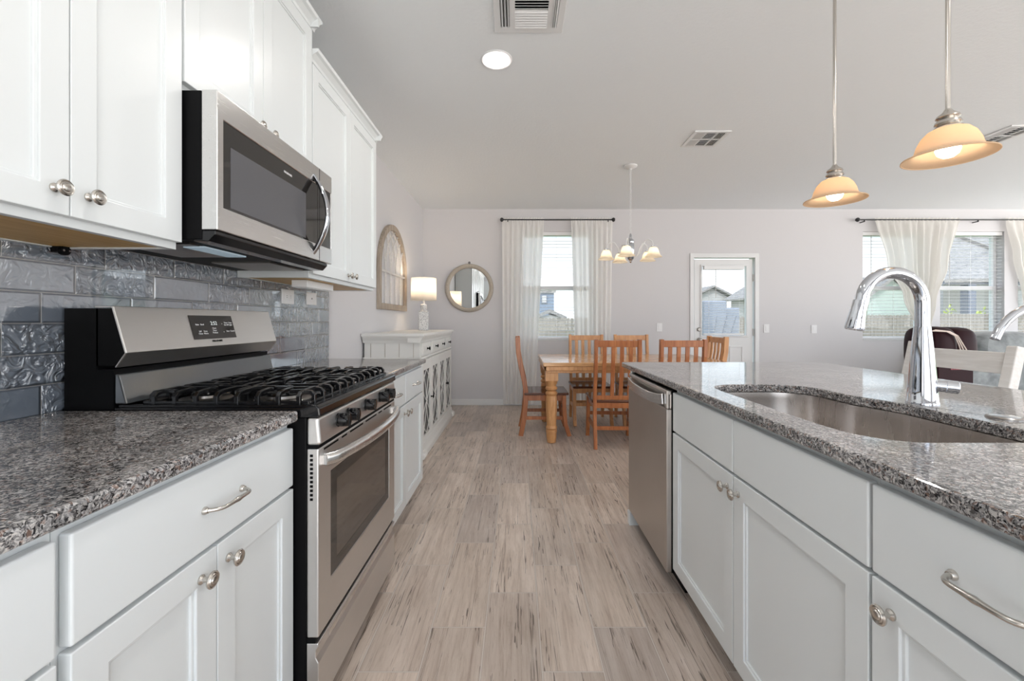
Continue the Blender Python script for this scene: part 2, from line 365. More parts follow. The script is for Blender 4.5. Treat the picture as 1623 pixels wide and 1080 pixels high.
baseboard('baseboard_back', XL, DX0-.075, YB-.016, YB); baseboard('baseboard_back_right', DX1+.075, XR, YB-.016, YB)
baseboard('baseboard_left', XL, XL+.016, 2.96, YB-.016)
b = B(); b.box(XL, XL+.010, -1.2, 2.95, .90, 1.40); struct('trim_1', b, 'glazed_tile')
# windows in the back wall
for i, (a, c) in enumerate(WIN):
    r_ = sroot('window_%d' % (i+1), ((a+c)/2, YB+.13, WZ0)); zm = WZ(456); f = .045; y0, y1 = YB+.10, YB+.16
    b = B(); b.holed([(a+.001, WZ0+.001), (c-.001, WZ0+.001), (c-.001, WZ1-.001), (a+.001, WZ1-.001)], [[(a+f, WZ0+f), (c-f, WZ0+f), (c-f, WZ1-f), (a+f, WZ1-f)]], y0, y1, 'y'); b.box(a+.01, c-.01, y0-.01, y1-.005, zm-.028, zm+.028)
    obj('window_frame', b, 'white_plastic', r_, bevel=.004)
    b = B(); b.box(a+f, c-f, YB+.128, YB+.132, WZ0+f, zm-.028); b.box(a+f, c-f, YB+.128, YB+.132, zm+.028, WZ1-f); obj('pane', b, 'clear_glass', r_)
    b = B(); b.box(a+.001, c-.001, YB-.012, YB+.10, WZ0-.004, WZ0+.012); obj('window_sill', b, 'white_trim', r_, bevel=.003)
def blind(name, label, a, c, z0, z1, y, pitch, wand, group=None, w=.046):
    t_ = thing(name, label, 'blind', ((a+c)/2, y, z0), group)
    b = B(); b.box(a, c, y-.028, y+.028, z1-.05, z1); obj('head_rail', b, 'white_plastic', t_, bevel=.003)
    b = B(); b.box(a, c, y-.022, y+.022, z0+.005, z0+.025); obj('bottom_rail', b, 'white_plastic', t_, bevel=.003)
    b = B(); z = z1-.05-pitch*.6
    while z > z0+.04:
        M = Matrix.Translation((0, y, z)) @ Matrix.Rotation(R(5), 4, 'X'); b.box(a+.004, c-.004, -w/2, w/2, -.0016, .0016, M); z -= pitch
    obj('slats', b, 'blind_slat', t_)
    b = B()
    for q in (.16, .5, .84) if c-a > .7 else (.12, .88):
        x = a+(c-a)*q; b.box(x-.0012, x+.0012, y-.024, y-.022, z0+.02, z1-.05)
    obj('ladder_cord', b, 'white_plastic', t_)
    b = B(); b.tube([(wand, y-.035, z1-.05), (wand, y-.036, z1-.05-.55*(z1-z0)*.75)], .0035, 8); obj('tilt_wand', b, 'nickel_dark', t_, smooth=True)
SL = [('white slatted blind behind the parted sheer curtains of the dining window', .9), ('white slatted blind in the leftmost living room window, behind the tap spout', .14), ('white slatted blind in the window showing the neighbouring patio roof', .16), ('white slatted blind in the window cut off by the right picture edge', .2)]
for (a, c), (lab, q) in zip(WIN, SL): blind('window_blind', lab, a+.006, c-.006, WZ0+.012, WZ1-.001, YB+.045, .0465, a+(c-a)*q if q < .9 else a+.2)
# back door
dr = sroot('door_1', ((DX0+DX1)/2, YB+.03, 0))
sx0, sx1, sz1 = WX(1101.5), WX(1193.8), WZ(411); gx0, gx1, gz0, gz1 = WX(1113.5), WX(1183.5), WZ(532), WZ(422)
b = wall_grid(B(), sx0, sx1, .012, sz1, YB+.02, YB+.06, [(gx0, gx1, gz0, gz1)], 'x'); obj('door_slab', b, 'white_trim', dr)
b = wall_grid(B(), gx0-.025, gx1+.025, gz0-.025, gz1+.025, YB+.008, YB+.021, [(gx0, gx1, gz0, gz1)], 'x'); obj('glass_frame', b, 'white_trim', dr, bevel=.004)
b = B(); b.box(gx0, gx1, YB+.05, YB+.054, gz0, gz1); obj('pane', b, 'clear_glass', dr)
for xa, xb in ((WX(1117), WX(1141)), (WX(1157), WX(1179))):
    b = wall_grid(B(), xa, xb, .22, WZ(549), YB+.012, YB+.021, [(xa+.02, xb-.02, .24, WZ(549)-.02)], 'x'); obj('raised_panel', b, 'white_trim', dr, bevel=.003)
b = B(); b.lathe([(.028, 0), (.028, .012), (.02, .018), (.02, .022)], (WX(1108.5), YB+.02, WZ(522.5)), '-y', 20); obj('deadbolt', b, 'nickel_dark', dr, smooth=True)
b = B(); b.lathe([(.03, 0), (.03, .01), (.012, .02), (.012, .04), (.027, .05), (.027, .066), (.015, .075)], (WX(1108.5), YB+.02, WZ(539)), '-y', 20); obj('door_knob', b, 'nickel_dark', dr, smooth=True)
for zz in (WZ(440.5), WZ(527), .25):
    b = B(); b.tube([(sx1+.006, YB+.012, zz-.05), (sx1+.006, YB+.012, zz+.05)], .007, 8); obj('hinge', b, 'nickel_dark', dr, smooth=True)
w_ = .062; xa, xb_, xc, xd, zt_ = DX0-w_+.02, DX0+.012, DX1-.012, DX1+w_-.02, DZ1+.05
b = B(); b.prism([(xa, 0), (xb_, 0), (xb_, DZ1-.012), (xc, DZ1-.012), (xc, 0), (xd, 0), (xd, zt_), (xa, zt_)], 'y', YB-.016, YB+.019)
struct('trim_2', b, 'white_trim', bevel=.004)
blind('door_blind', 'small white slatted blind over the glass of the back door', gx0+.004, WX(1177), gz0+.004, gz1-.002, YB-.018, .036, WX(1131.5), w=.03)

# ------------------------------------------------------------------ hardware
def knob(cx, cy, cz, dx, parent, m='nickel'):
    ax = 'x' if dx > 0 else '-x'
    b = B(); b.lathe([(.0095, 0), (.0095, .003), (.0055, .007), (.0052, .016), (.008, .019), (.0165, .022), (.0172, .025), (.0150, .0275), (.0130, .0262), (.0118, .0282), (.0085, .0275), (.0070, .0295), (.003, .0305), (0, .0306)], (cx, cy, cz), ax, 24)
    return obj('knob', b, m, parent, smooth=True)
def pull(cx, cy, cz, dx, parent, half=.055):
    b = B(); o = .030
    path = []; sc = []
    for i in range(25):
        q = -1+2*i/24; y = cy+q*(half+.004); x = o*(1-abs(q)**7)*(1)+.001; z = cz
        path.append((cx+dx*x, y, z)); sc.append(1+.35*math.exp(-(q/.22)**2)*(1+.25*math.cos(q*55))+(.25 if abs(q) > .95 else 0))
    b.tube(path, .0042, 10, up=(0, 0, 1), scales=sc)
    for s_ in (-1, 1): b.lathe([(.008, 0), (.008, .003), (.005, .009)], (cx, cy+s_*(half+.003), cz), 'x' if dx > 0 else '-x', 16)
    return obj('pull_handle', b, 'nickel', parent, smooth=True)
def shaker(name, xf, dx, y0, y1, z0, z1, parent, fw=.057, m='cabinet_white'):
    b = B(); xb = xf-dx*.02; g = .0015; y0 += g; y1 -= g; z0 += g; z1 -= g
    b.holed([(y0, z0), (y1, z0), (y1, z1), (y0, z1)], [[(y0+fw, z0+fw), (y1-fw, z0+fw), (y1-fw, z1-fw), (y0+fw, z1-fw)]], xb, xf, 'x')
    b.box(xb+dx*.001, xf-dx*.010, y0+fw-.004, y1-fw+.004, z0+fw-.004, z1-fw+.004)
    # inner bead
    s_ = .007; q = fw-.002; w = fw+s_
    b.holed([(y0+q, z0+q), (y1-q, z0+q), (y1-q, z1-q), (y0+q, z1-q)], [[(y0+w, z0+w), (y1-w, z0+w), (y1-w, z1-w), (y0+w, z1-w)]], xf-dx*.013, xf-dx*.005, 'x')
    return obj(name, b, m, parent, bevel=.0018)
def slab(name, xf, dx, y0, y1, z0, z1, parent, m='cabinet_white'):
    b = B(); b.box(xf-dx*.02, xf, y0+.0015, y1-.0015, z0, z1); return obj(name, b, m, parent, bevel=.004, seg=3)
def base_cab(label, xf, dx, xwall, y0, y1, fronts, drawers, group='white base cabinets', hollow=False):
    if xwall == XL: xwall = XL+.002
    t_ = thing('base_cabinet', label, 'cabinet', ((xf+xwall)/2, (y0+y1)/2, 0), group)
    xb = xf-dx*.02
    b = B()
    if hollow:
        b.holed([(min(xb, xwall), y0), (max(xb, xwall), y0), (max(xb, xwall), y1), (min(xb, xwall), y1)], [[(min(xb, xwall)+.018, y0+.015), (max(xb, xwall)-.018, y0+.015), (max(xb, xwall)-.018, y1-.015), (min(xb, xwall)+.018, y1-.015)]], .12, .883)
        b.box(xb, xwall, y0, y1, .10, .12)
    else: b.box(xb, xwall, y0, y1, .10, .883)
    b.box(xb-dx*.07, xwall, y0+.001, y1-.001, 0, .0995); obj('body', b, 'cabinet_white', t_)
    for (a, c, kind) in drawers:
        d = slab('drawer', xf, dx, a, c, .703, .866, t_)
        if kind: pull(xf, (a+c)/2+(kind if abs(kind) < .5 else 0), .784, dx, d)
    for (a, c, ky) in fronts:
        d = shaker('door', xf, dx, a, c, .115, .696, t_)
        if ky: knob(xf, ky, .65, dx, d)
    return t_
XF = -.634   # left run face
base_cab('white base cabinet left of the range, one drawer pull above two knobbed doors', XF, 1, XL, .5965, 1.209, [(.6036, .9, .853), (.9, 1.207, .934)], [(.6036, 1.207, .015)])
base_cab('white base cabinet cut off at the lower left picture corner', XF, 1, XL, -.30, .5955, [(-.29, .145, .10), (.145, .588, .19)], [(-.29, .588, 1)])
base_cab('white base cabinet between range and sideboard, two drawers over two doors', XF, 1, XL, 1.980, 2.868, [(1.984, 2.418, 2.385), (2.418, 2.855, 2.455)], [(1.984, 2.416, 1), (2.420, 2.855, 1)])
def counter_edge_box(x0, x1, y0, y1): b = B(); b.box(x0, x1, y0, y1, .884, .914); return b
tag(obj('countertop', counter_edge_box(XL+.011, -.622, -.30, 1.211), 'granite', bevel=.007, seg=3), 'dark speckled granite worktop on the near left cabinets, left of the range', 'countertop')
tag(obj('countertop', counter_edge_box(XL+.011, -.622, 1.975, 2.90), 'granite', bevel=.007, seg=3), 'short granite worktop right of the range, ending at the sideboard', 'countertop')
# ------------------------------------------------------------------ upper cabinets
XU = -.952
def crown(b, x, y0, y1, z, ends=(True, True), d=.05):
    prof = [(0, 0), (.006, 0), (.010, .012), (.028, .030), (.040, .036), (.044, .05), (0, .05)]
    b.prism([(x+u, z+v) for u, v in prof], 'y', y0-(.0 if not ends[0] else .0), y1+(.04 if ends[1] else 0))
    if ends[1]: b.prism([(y1+u, z+v) for u, v in prof], 'x', XL, x+.044)
    if ends[0]: b.prism([(y0-u, z+v) for u, v in prof], 'x', XL, x+.044)
def upper(label, y0, y1, z0, z1, doors, under=True, ends=(True, True), z_door=.018, cz=None):
    t_ = thing('wall_cabinet', label, 'cabinet', ((XU+XL)/2, (y0+y1)/2, z0), 'white wall cabinets')
    b = B(); xb = XU-.02
    xw = XL+.0115; xs = xb-.0205
    b.box(xw, xs, y0+.0005, y0+.016, z0, z1); b.box(xw, xs, y1-.016, y1-.0005, z0, z1); b.box(xw, xs, y0+.0165, y1-.0165, z1-.02, z1-.004); b.box(xw+.02, xs, y0+.0165, y1-.0165, z0+.012, z0+.026); b.box(xb-.02, xb, y0, y1, z0, z1-.001); b.box(xw, xw+.018, y0+.0165, y1-.0165, z0+.001, z1-.03)
    obj('body', b, 'cabinet_white', t_, bevel=.0008)
    if under:
        b = B(); b.box(XL+.0305, xb-.021, y0+.017, y1-.017, z0+.004, z0+.0118); obj('underside_panel', b, 'cabinet_wood', t_, label='honey coloured wooden underside')
    b = B(); crown(b, xb+.003, y0, y1, z1-.012, ends); obj('crown_molding', b, 'cabinet_white', t_)
    for a, c, ky, kz in doors:
        d = shaker('door', XU, 1, a, c, z0+z_door, z1-.028, t_); knob(XU, ky, kz, 1, d)
    return t_
upper('white wall cabinet at the upper left, two doors with big round knobs', .597, 1.213, 1.372, 2.40, [(.601, .907, .875, 1.443), (.907, 1.211, .945, 1.443)], ends=(False, False))
upper('white wall cabinet beyond the upper left picture edge', -.3, .596, 1.372, 2.40, [(-.297, .147, .11, 1.443), (.147, .593, .19, 1.443)], ends=(True, False))
upper('tallest white wall cabinet, mounted over the microwave', 1.214, 1.980, 1.836, 2.55, [(1.218, 1.597, 1.560, 1.885), (1.597, 1.977, 1.638, 1.885)], under=False)
upper('white wall cabinet right of the microwave, with underside light and two tiny knobs', 1.981, 2.878, 1.372, 2.40, [(1.984, 2.428, 2.395, 1.425), (2.428, 2.875, 2.462, 1.425)], ends=(False, True))
t_ = thing('undercabinet_light', 'white box light fixed under the wall cabinet right of the microwave', 'light', (-1.08, 2.27, 1.345))
b = B(); b.box(-1.125, -1.045, 2.12, 2.42, 1.338, 1.375); obj('housing', b, 'white_plastic', t_, bevel=.003)
b = B(); b.box(-1.115, -1.055, 2.14, 2.40, 1.335, 1.3385); obj('diffuser', b, 'white_trim', t_)
b = B(); b.tube([(-1.125, 2.2, 1.36), (-1.2, 2.25, 1.352), (-1.28, 2.36, 1.358), (-1.295, 2.42, 1.352)], .003, 6); obj('cable', b, 'white_plastic', t_, smooth=True)
t_ = thing('mounting_bracket', 'tiny black bracket with two screws under the upper left cabinet', 'bracket', (-1.25, 1.185, 1.36))
b = B(); b.lathe([(.014, -.008), (.014, .004)], (-1.262, 1.188, 1.366), 'x', 16); b.box(-1.29, -1.262, 1.176, 1.20, 1.360, 1.376); obj('plate', b, 'black_satin', t_, bevel=.001)
for s_ in (-.008, .008):
    b = B(); b.lathe([(.003, 0), (.003, .002)], (-1.258, 1.188+s_, 1.365), 'x', 10); obj('screw', b, 'chrome', t_)
# outlets on the tile
def plate(label, y0, y1, z0, z1, kind):
    t_ = thing('wall_outlet', label, 'outlet', (XL+.01, (y0+y1)/2, z0), 'outlets on the backsplash'); x = XL+.010
    b = B(); b.box(x, x+.007, y0, y1, z0, z1); obj('cover_plate', b, 'white_plastic', t_, bevel=.003)
    yc, zc = (y0+y1)/2, (z0+z1)/2
    if kind:
        b = B(); b.box(x+.006, x+.010, yc-.034, yc+.034, zc-.017, zc+.017); r = obj('receptacle', b, 'white_plastic', t_, bevel=.001)
        b = B()
        for s_ in (-.02, .02):
            for q in (-.005, .005): b.box(x+.0095, x+.0103, yc+s_-.004, yc+s_+.004, zc+q-.001, zc+q+.001)
        obj('slots', b, 'black_satin', r)
    else:
        b = B(); b.box(x+.006, x+.009, yc-.004, yc+.004, zc-.004, zc+.004); obj('port', b, 'black_satin', t_)
plate('white double socket on the tiles, nearer the microwave', 2.350, 2.479, 1.266, 1.349, 1)
plate('white blank cover with one small port, right of the double socket', 2.625, 2.755, 1.272, 1.349, 0)

# ------------------------------------------------------------------ range
RY0, RY1 = 1.2145, 1.971
rg = thing('gas_range', 'stainless gas range with black cooktop between the left worktops', 'range', (-.92, (RY0+RY1)/2, 0))
b = B(); b.box(-1.295, -.602, RY0, RY1, .02, .893); b.box(-1.25, -.65, RY0+.03, RY1-.03, 0, .02); obj('body', b, 'black_satin', rg, bevel=.004)
b = B(); b.prism([(-1.15, .893), (-.60, .893), (-.566, .893), (-.563, .900), (-.566, .920), (-.575, .927), (-.60, .927), (-.62, .921), (-1.13, .921), (-1.15, .921)], 'y', RY0, RY1)
obj('cooktop', b, 'black_gloss', rg, bevel=.004)
for ya, yb in ((RY0+.002, RY0+.02), (RY1-.02, RY1-.002)): b = B(); b.box(-1.14, -.60, ya, yb, .920, .928); obj('cooktop_rim', b, 'black_gloss', rg, bevel=.003)
# backguard
b = B(); b.box(-1.296, -1.155, RY0+.004, RY1-.004, .89, 1.03); b.box(-1.296, -1.20, RY0+.004, RY1-.004, 1.03, 1.205)
b.prism([(-1.205, 1.04), (-1.145, 1.04), (-1.121, 1.077), (-1.155, 1.205), (-1.205, 1.205)], 'y', RY0+.004, RY1-.004); obj('backguard_body', b, 'black_satin', rg)
pf = [(-1.206, 1.212), (-1.152, 1.212), (-1.114, 1.078), (-1.143, 1.035), (-1.147, 1.037), (-1.119, 1.077), (-1.156, 1.207), (-1.206, 1.207)]
b = B(); b.prism(pf, 'y', RY0, RY1); b.prism([(-1.156, 1.207), (-1.119, 1.077), (-1.147, 1.037), (-1.143, 1.0355), (-1.1145, 1.078), (-1.1525, 1.2115), (-1.158, 1.212)], 'y', RY0-.002, RY0+.001)
gd = obj('backguard', b, 'stainless', rg, bevel=.0015)
b = B(); b.prism([(-1.155, .93), (-1.120, .93), (-1.142, 1.014), (-1.155, 1.016)], 'y', RY0+.006, RY1-.006); obj('back_panel', b, 'grey_enamel', rg, bevel=.004)
tl = math.atan2(.038, .134)
def on_guard(y, z, off=0): # point on the sloped face
    q = (1.212-z)/.134; return (-1.152+.038*q+off, y, z)
b = B()
pts = [(1.478, 1.189), (1.700, 1.189), (1.700, 1.104), (1.478, 1.104)]
b.loops([[Vector(on_guard(y, z, .0004)) for y, z in pts], [Vector(on_guard(y, z, .0016)) for y, z in pts]]); dsp = obj('display', b, 'dark_glass', rg, bevel=.001)
def gtext(nm, s, y, z, size, m): text(nm, s, size, face_plus_x(on_guard(y, z, .0022), tl*-1), m, dsp)
gtext('clock_digits', '2:52', 1.592, 1.160, .020, 'display_digits')
for s, y, z in (('Bake', 1.508, 1.156), ('Broil', 1.532, 1.156), ('Self\nClean', 1.514, 1.128), ('Keep\nWarm', 1.540, 1.128), ('^', 1.635, 1.157), ('v', 1.635, 1.128), ('Timer\nSet-Off', 1.658, 1.158), ('Oven\nLight', 1.682, 1.158), ('Start', 1.658, 1.130), ('Cancel', 1.683, 1.130), ('Clock\nTimer\nPreheat', 1.588, 1.134)):
    gtext('control_label', s, y, z, .0085, 'white_plastic')
text('brand_lettering', 'FRIGIDAIRE', .0105, face_plus_x(on_guard(1.590, 1.0955, .0006), -tl), 'black_satin', gd)
# burners and grates
for i, (x, y, r) in enumerate(((-.75, 1.37, .05), (-1.0, 1.37, .04), (-.75, 1.815, .045), (-1.0, 1.815, .05), (-.875, 1.593, .042))):
    b = B(); b.lathe([(r+.035, 0), (r+.03, .004), (r+.002, .005), (r, .012), (r-.004, .013)], (x, y, .9205), 'z', 28); u_ = obj('burner', b, 'nickel_dark', rg, smooth=True)
    b = B(); b.lathe([(r-.003, 0), (r, .003), (r-.003, .008), (0, .009)], (x, y, .934), 'z', 28); obj('burner_cap', b, 'black_iron', u_, smooth=True)
def grate(y0, y1, x0, x1):
    b = B(); zt = .957; w = .011; h = .012
    ym = (y0+y1)/2; xm = (x0+x1)/2
    b.bar([(x0, y0, .932), (x1, y0, .932), ], .008, .008); b.bar([(x0, y1, .932), (x1, y1, .932)], .008, .008); b.bar([(x0, y0, .932), (x0, y1, .932)], .008, .008); b.bar([(x1, y0, .932), (x1, y1, .932)], .008, .008)
    xs = [x0+(x1-x0)*(i+.5)/8 for i in range(8)]
    for i, x in enumerate(xs):
        reach = .115 if i in (0, 3, 4, 7) else .075
        for s_, ye in ((1, y0), (-1, y1)):
            b.bar([(x, ye, .926), (x, ye, zt-.008), (x, ye+s_*.008, zt), (x, ye+s_*.03, zt+.003), (x, ye+s_*reach*.8, zt+.004), (x, ye+s_*reach, zt)], w, h, up=(1, 0, 0))
    ys = [y0+(y1-y0)*(i+.5)/4 for i in range(4)]
    for i, y in enumerate(ys):
        for s_, xe in ((1, x0), (-1, x1)):
            b.bar([(xe, y, .926), (xe, y, zt-.008), (xe+s_*.008, y, zt), (xe+s_*.03, y, zt+.003), (xe+s_*(.15 if i in (1, 2) else .07), y, zt+.002)], w, h, up=(0, 1, 0))
    b.bar([(xm, y0+.05, zt), (xm, y1-.05, zt)], w, h); b.bar([(x0+.11, ym, zt), (x1-.11, ym, zt)], w, h)
    for x in (x0+.13, x1-.13): b.bar([(x, y0+.09, zt), (x, y1-.09, zt)], w, h)
    return obj('grate', b, 'black_iron', rg, bevel=.0015, label='black cast iron grate')
grate(1.238, 1.475, -1.085, -.605); grate(1.482, 1.703, -1.085, -.605); grate(1.71, 1.948, -1.085, -.605)
# knob panel, door, drawer
b = B(); b.prism([(-.602, .812), (-.566, .812), (-.562, .820), (-.569, .892), (-.602, .892)], 'y', RY0+.001, RY1-.001); pn = obj('control_panel', b, 'stainless', rg, bevel=.008, seg=4)
for y in (1.345, 1.425, 1.590, 1.752, 1.835):
    b = B(); b.lathe([(.022, 0), (.022, .004), (.019, .006), (.0215, .010), (.020, .034), (.017, .037), (0, .0372)], (-.566, y, .857), 'x', 28); b.box(-.540, -.527, y-.0045, y+.0045, .837, .877); obj('control_knob', b, 'black_gloss', rg, smooth=True)
b = wall_grid(B(), RY0+.002, RY1-.002, .262, .803, -.602, -.568, [(1.300, 1.887, .388, .712)], 'y'); dr_ = obj('oven_door', b, 'stainless', rg, bevel=.004)
b = B(); b.box(-.598, -.5705, 1.300, 1.887, .388, .712); ow = obj('oven_window', b, 'oven_glass', dr_)
b = wall_grid(B(), 1.302, 1.885, .390, .710, -.5706, -.5698, [(1.345, 1.842, .425, .672)], 'y'); obj('window_border', b, 'dark_glass', ow)
path = []; sc = []
for i in range(33):
    q = -1+2*i/32; path.append((-.552+.045*(1-q*q)**.8 if abs(q) < 1 else -.560, 1.593+q*.352, .765)); sc.append(1)
sec = [(.014*math.cos(a)*1.0, .019*math.sin(a)) for a in [2*PI*i/14 for i in range(14)]]
b = B(); b.sweep(path, sec); b.box(-.572, -.55, 1.236, 1.262, .752, .778); b.box(-.572, -.55, 1.924, 1.950, .752, .778); obj('door_handle', b, 'stainless_bright', dr_, smooth=True)
b = B(); y = 1.25
for ln in (.10, .04, .12, .12, .04, .10):
    b.box(-.5685, -.567, y, y+ln, .790, .7955); y += ln+.028
for i in range(11): b.box(-.592, -.584, RY0+.0005, RY0+.003, .655+i*.0125, .662+i*.0125)
obj('vent_slots', b, 'black_satin', dr_)
b = B(); b.box(-.604, -.57, RY0+.003, RY1-.003, .803, .813); obj('control_gap', b, 'black_satin', rg); b = B(); b.box(-.604, -.578, RY0+.003, RY1-.003, .246, .262); obj('drawer_gap', b, 'black_satin', rg)
b = B(); b.prism([(-.602, .055), (-.570, .055), (-.568, .062), (-.568, .190), (-.576, .205), (-.576, .226), (-.568, .238), (-.570, .246), (-.602, .246)], 'y', RY0+.002, RY1-.002); sdw = obj('storage_drawer', b, 'stainless', rg, bevel=.002)
b = B(); b.box(-.577, -.5745, 1.30, 1.89, .206, .224); obj('pull_groove', b, 'stainless_bright', sdw)

# ------------------------------------------------------------------ microwave
mw = thing('microwave', 'stainless over-the-range microwave with bowed chrome handle', 'microwave', (-1.1, 1.593, 1.40))
MY0, MY1 = 1.2175, 1.969
b = B(); b.box(XL+.012, -.904, MY0, MY1, 1.402, 1.83); obj('body', b, 'black_satin', mw, bevel=.003)
b = wall_grid(B(), MY0, MY1, 1.430, 1.832, -.904, -.858, [(1.245, 1.962, 1.500, 1.755)], 'y'); md_ = obj('door', b, 'stainless_bright', mw, bevel=.012, seg=4)
b = B(); b.box(-.90, -.862, 1.243, 1.963, 1.498, 1.757); gls = obj('door_glass', b, 'dark_glass', md_, bevel=.001)
b = B(); b.box(-.8622, -.8614, 1.280, 1.735, 1.508, 1.690); obj('mesh_screen', b, 'window_screen', gls)
text('brand_lettering', 'FRIGIDAIRE', .011, face_plus_x((-.8612, 1.60, 1.722)), 'white_plastic', gls)
b = B(); b.box(-.8580, -.8572, 1.846, 1.8475, 1.432, 1.83); obj('control_seam', b, 'black_satin', md_)
for i in range(6):
    for j in range(3):
        pass
path = []
for i in range(29):
    q = -1+2*i/28; path.append((-.862+.062*math.cos(q*PI/2)**.9 if abs(q) < .999 else -.862, 1.80, 1.622+q*.170))
b = B(); b.sweep(path, [(.0125*math.cos(2*PI*i/12), .006*math.sin(2*PI*i/12)) for i in range(12)], up=(1, 0, .01), scales=[.75+.5*(1-abs(-1+2*i/28)**2) for i in range(29)]); obj('door_handle', b, 'chrome', md_, smooth=True)
b = B(); b.sweep([(p[0]-.006, p[1], 1.622+(p[2]-1.622)*.95) for p in path], [(.010*math.cos(2*PI*i/12), .004*math.sin(2*PI*i/12)) for i in range(12)], up=(1, 0, .01)); obj('handle_inlay', b, 'black_gloss', md_, smooth=True)
b = B(); b.prism([(-.93, 1.398), (-.885, 1.398), (-.866, 1.418), (-.866, 1.429), (-.93, 1.429)], 'y', MY0+.004, MY1-.03); obj('chin', b, 'black_gloss', mw, bevel=.002)
for (y0, y1) in ((1.26, 1.52), (1.67, 1.93)):
    b = wall_grid(B(), y0, y1, -1.20, -.96, 1.392, 1.402, [], 'x') if False else B(); b.box(-1.20, -.97, y0, y1, 1.396, 1.402); obj('grease_filter', b, 'nickel_dark', mw)
b = B(); b.box(-1.02, -.955, 1.30, 1.50, 1.393, 1.3975); obj('hood_lamp', b, 'hood_light', mw)

# ------------------------------------------------------------------ island
XI = .66
isl_g = 'white base cabinets of the island'
base_cab('white sink cabinet in the island with two blank fronts above two knobbed doors', XI, -1, 1.60, .798, 1.812, [(.800, 1.303, 1.272), (1.305, 1.811, 1.338)], [(.800, 1.303, 0), (1.305, 1.811, 0)], isl_g, True)
base_cab('white island cabinet at the lower right, one drawer with pull over one door', XI, -1, 1.60, .375, .797, [(.378, .795, .751)], [(.378, .795, 1)], isl_g)
base_cab('white island cabinet beyond the lower right picture corner', XI, -1, 1.60, -.24, .374, [(-.238, .07, .03), (.07, .372, .11)], [(-.238, .372, 1)], isl_g)
b = B(); b.box(.655, 1.60, 2.438, 2.47, 0, .883); b.box(.640, 1.60, 2.432, 2.478, 0, .075); tag(obj('island_end_panel', b, 'cabinet_white', bevel=.003), 'white end panel of the island with a small plinth, beyond the dishwasher', 'panel')
b = B(); b.box(1.601, 1.62, -.24, 2.47, 0, .883); tag(obj('island_back_panel', b, 'cabinet_white', bevel=.002), 'white panel closing the seating side of the island', 'panel')
# sink opening
hole = []
def corner(cx, cy, rx, ry, a0, a1, n=8):
    for i in range(n+1):
        a = R(a0+(a1-a0)*i/n); hole.append((cx+rx*math.cos(a), cy+ry*math.sin(a)))
corner(.87, 1.02, .122, .125, 180, 270); corner(1.07, 1.02, .115, .125, 270, 360)
for i in range(1, 8):
    q = i/8; s_ = q*q*(3-2*q); hole.append((1.185-.05*s_, 1.28+.20*q))
corner(1.005, 1.585, .130, .120, 0, 90); corner(.875, 1.585, .127, .120, 90, 180)
ox0, ox1, oy0, oy1 = .648, 1.87, -.30, 2.65
b = B(); b.holed([(ox0, oy0), (ox1, oy0), (ox1, oy1), (ox0, oy1)], [hole], .884, .914)
tag(obj('island_countertop', b, 'granite', bevel=.006, seg=3), 'long speckled granite island top with a sink cut-out', 'countertop')
sk = thing('kitchen_sink', 'undermount stainless sink in the granite island', 'sink', (.97, 1.30, .70))
cx_, cy_ = .965, 1.30
def shr(q, z): return [(cx_+(x-cx_)*(1+q/abs(.22)), cy_+(y-cy_)*(1+q/.40), z) for x, y in hole]
b = B(); b.loops([shr(.012, .8835), shr(.012, .8825), shr(.003, .8820), shr(.001, .86), shr(-.002, .72), shr(-.012, .70), shr(-.035, .690), shr(-.12, .687)], cap=False)
n_ = len(hole); b.bm.verts.ensure_lookup_table(); b.bm.faces.new([b.bm.verts[-n_+i] for i in range(n_)]); obj('bowl', b, 'sink_steel', sk, smooth=True, solid=.0012)
b = B(); b.lathe([(.045, 0), (.045, .003), (.03, .002), (.0, -.001)], (1.0, 1.30, .6885), 'z', 24); obj('drain', b, 'chrome', sk, smooth=True)
# faucet
FX, FY = 1.257, 1.322
fc = thing('faucet', 'tall chrome gooseneck tap with pull-down head behind the sink', 'faucet', (FX, FY, .914))
b = B(); b.lathe([(.040, 0), (.040, .005), (.038, .008), (.036, .05), (.0315, .11), (.025, .19), (.0205, .235), (.0205, .238)], (FX, FY, .914), 'z', 32); obj('base_body', b, 'chrome', fc, smooth=True)
rr = .094; path = [(FX, FY, 1.150), (FX, FY, 1.20)]
zc_ = 1.225
for i in range(0, 19):
    a = PI*i/18*1.0; path.append((FX-rr+rr*math.cos(a), FY, zc_+rr*math.sin(a)))
path.append((FX-2*rr-.006, FY, 1.205))
b = B(); b.tube(path, .0185, 18, up=(0, 1, 0)); obj('spout', b, 'chrome', fc, smooth=True)
hx = FX-2*rr-.004
b = B(); p0 = Vector((hx, FY, 1.232)); dirv = Vector((-.22, 0, -1)).normalized(); b.tube([p0, p0+dirv*.015, p0+dirv*.085, p0+dirv*.092], .0205, 20, up=(0, 1, 0), scales=[.95, .98, 1.28, 1.2]); obj('spray_head', b, 'chrome', fc, smooth=True)
b = B(); p0 = Vector((FX+.012, FY-.01, .972)); p1 = p0+Vector((.054, -.036, -.004)); b.tube([p0, p0+(p1-p0)*.55, p0+(p1-p0)*.57, p0+(p1-p0)*.97, p1], .0175, 20, scales=[1.05, 1, 1.08, 1.08, .95]); obj('lever_handle', b, 'chrome', fc, smooth=True)
f2 = thing('filter_faucet', 'small slim chrome arched tap cut off at the right picture edge', 'faucet', (1.275, .93, .914))
F2 = (1.275, .93); rr = .12; path = [(F2[0], F2[1], .92), (F2[0], F2[1], 1.08)]
for i in range(0, 15):
    a = R(160)*i/14; path.append((F2[0]-rr+rr*math.cos(a), F2[1]+.0*i, 1.09+rr*.95*math.sin(a)))
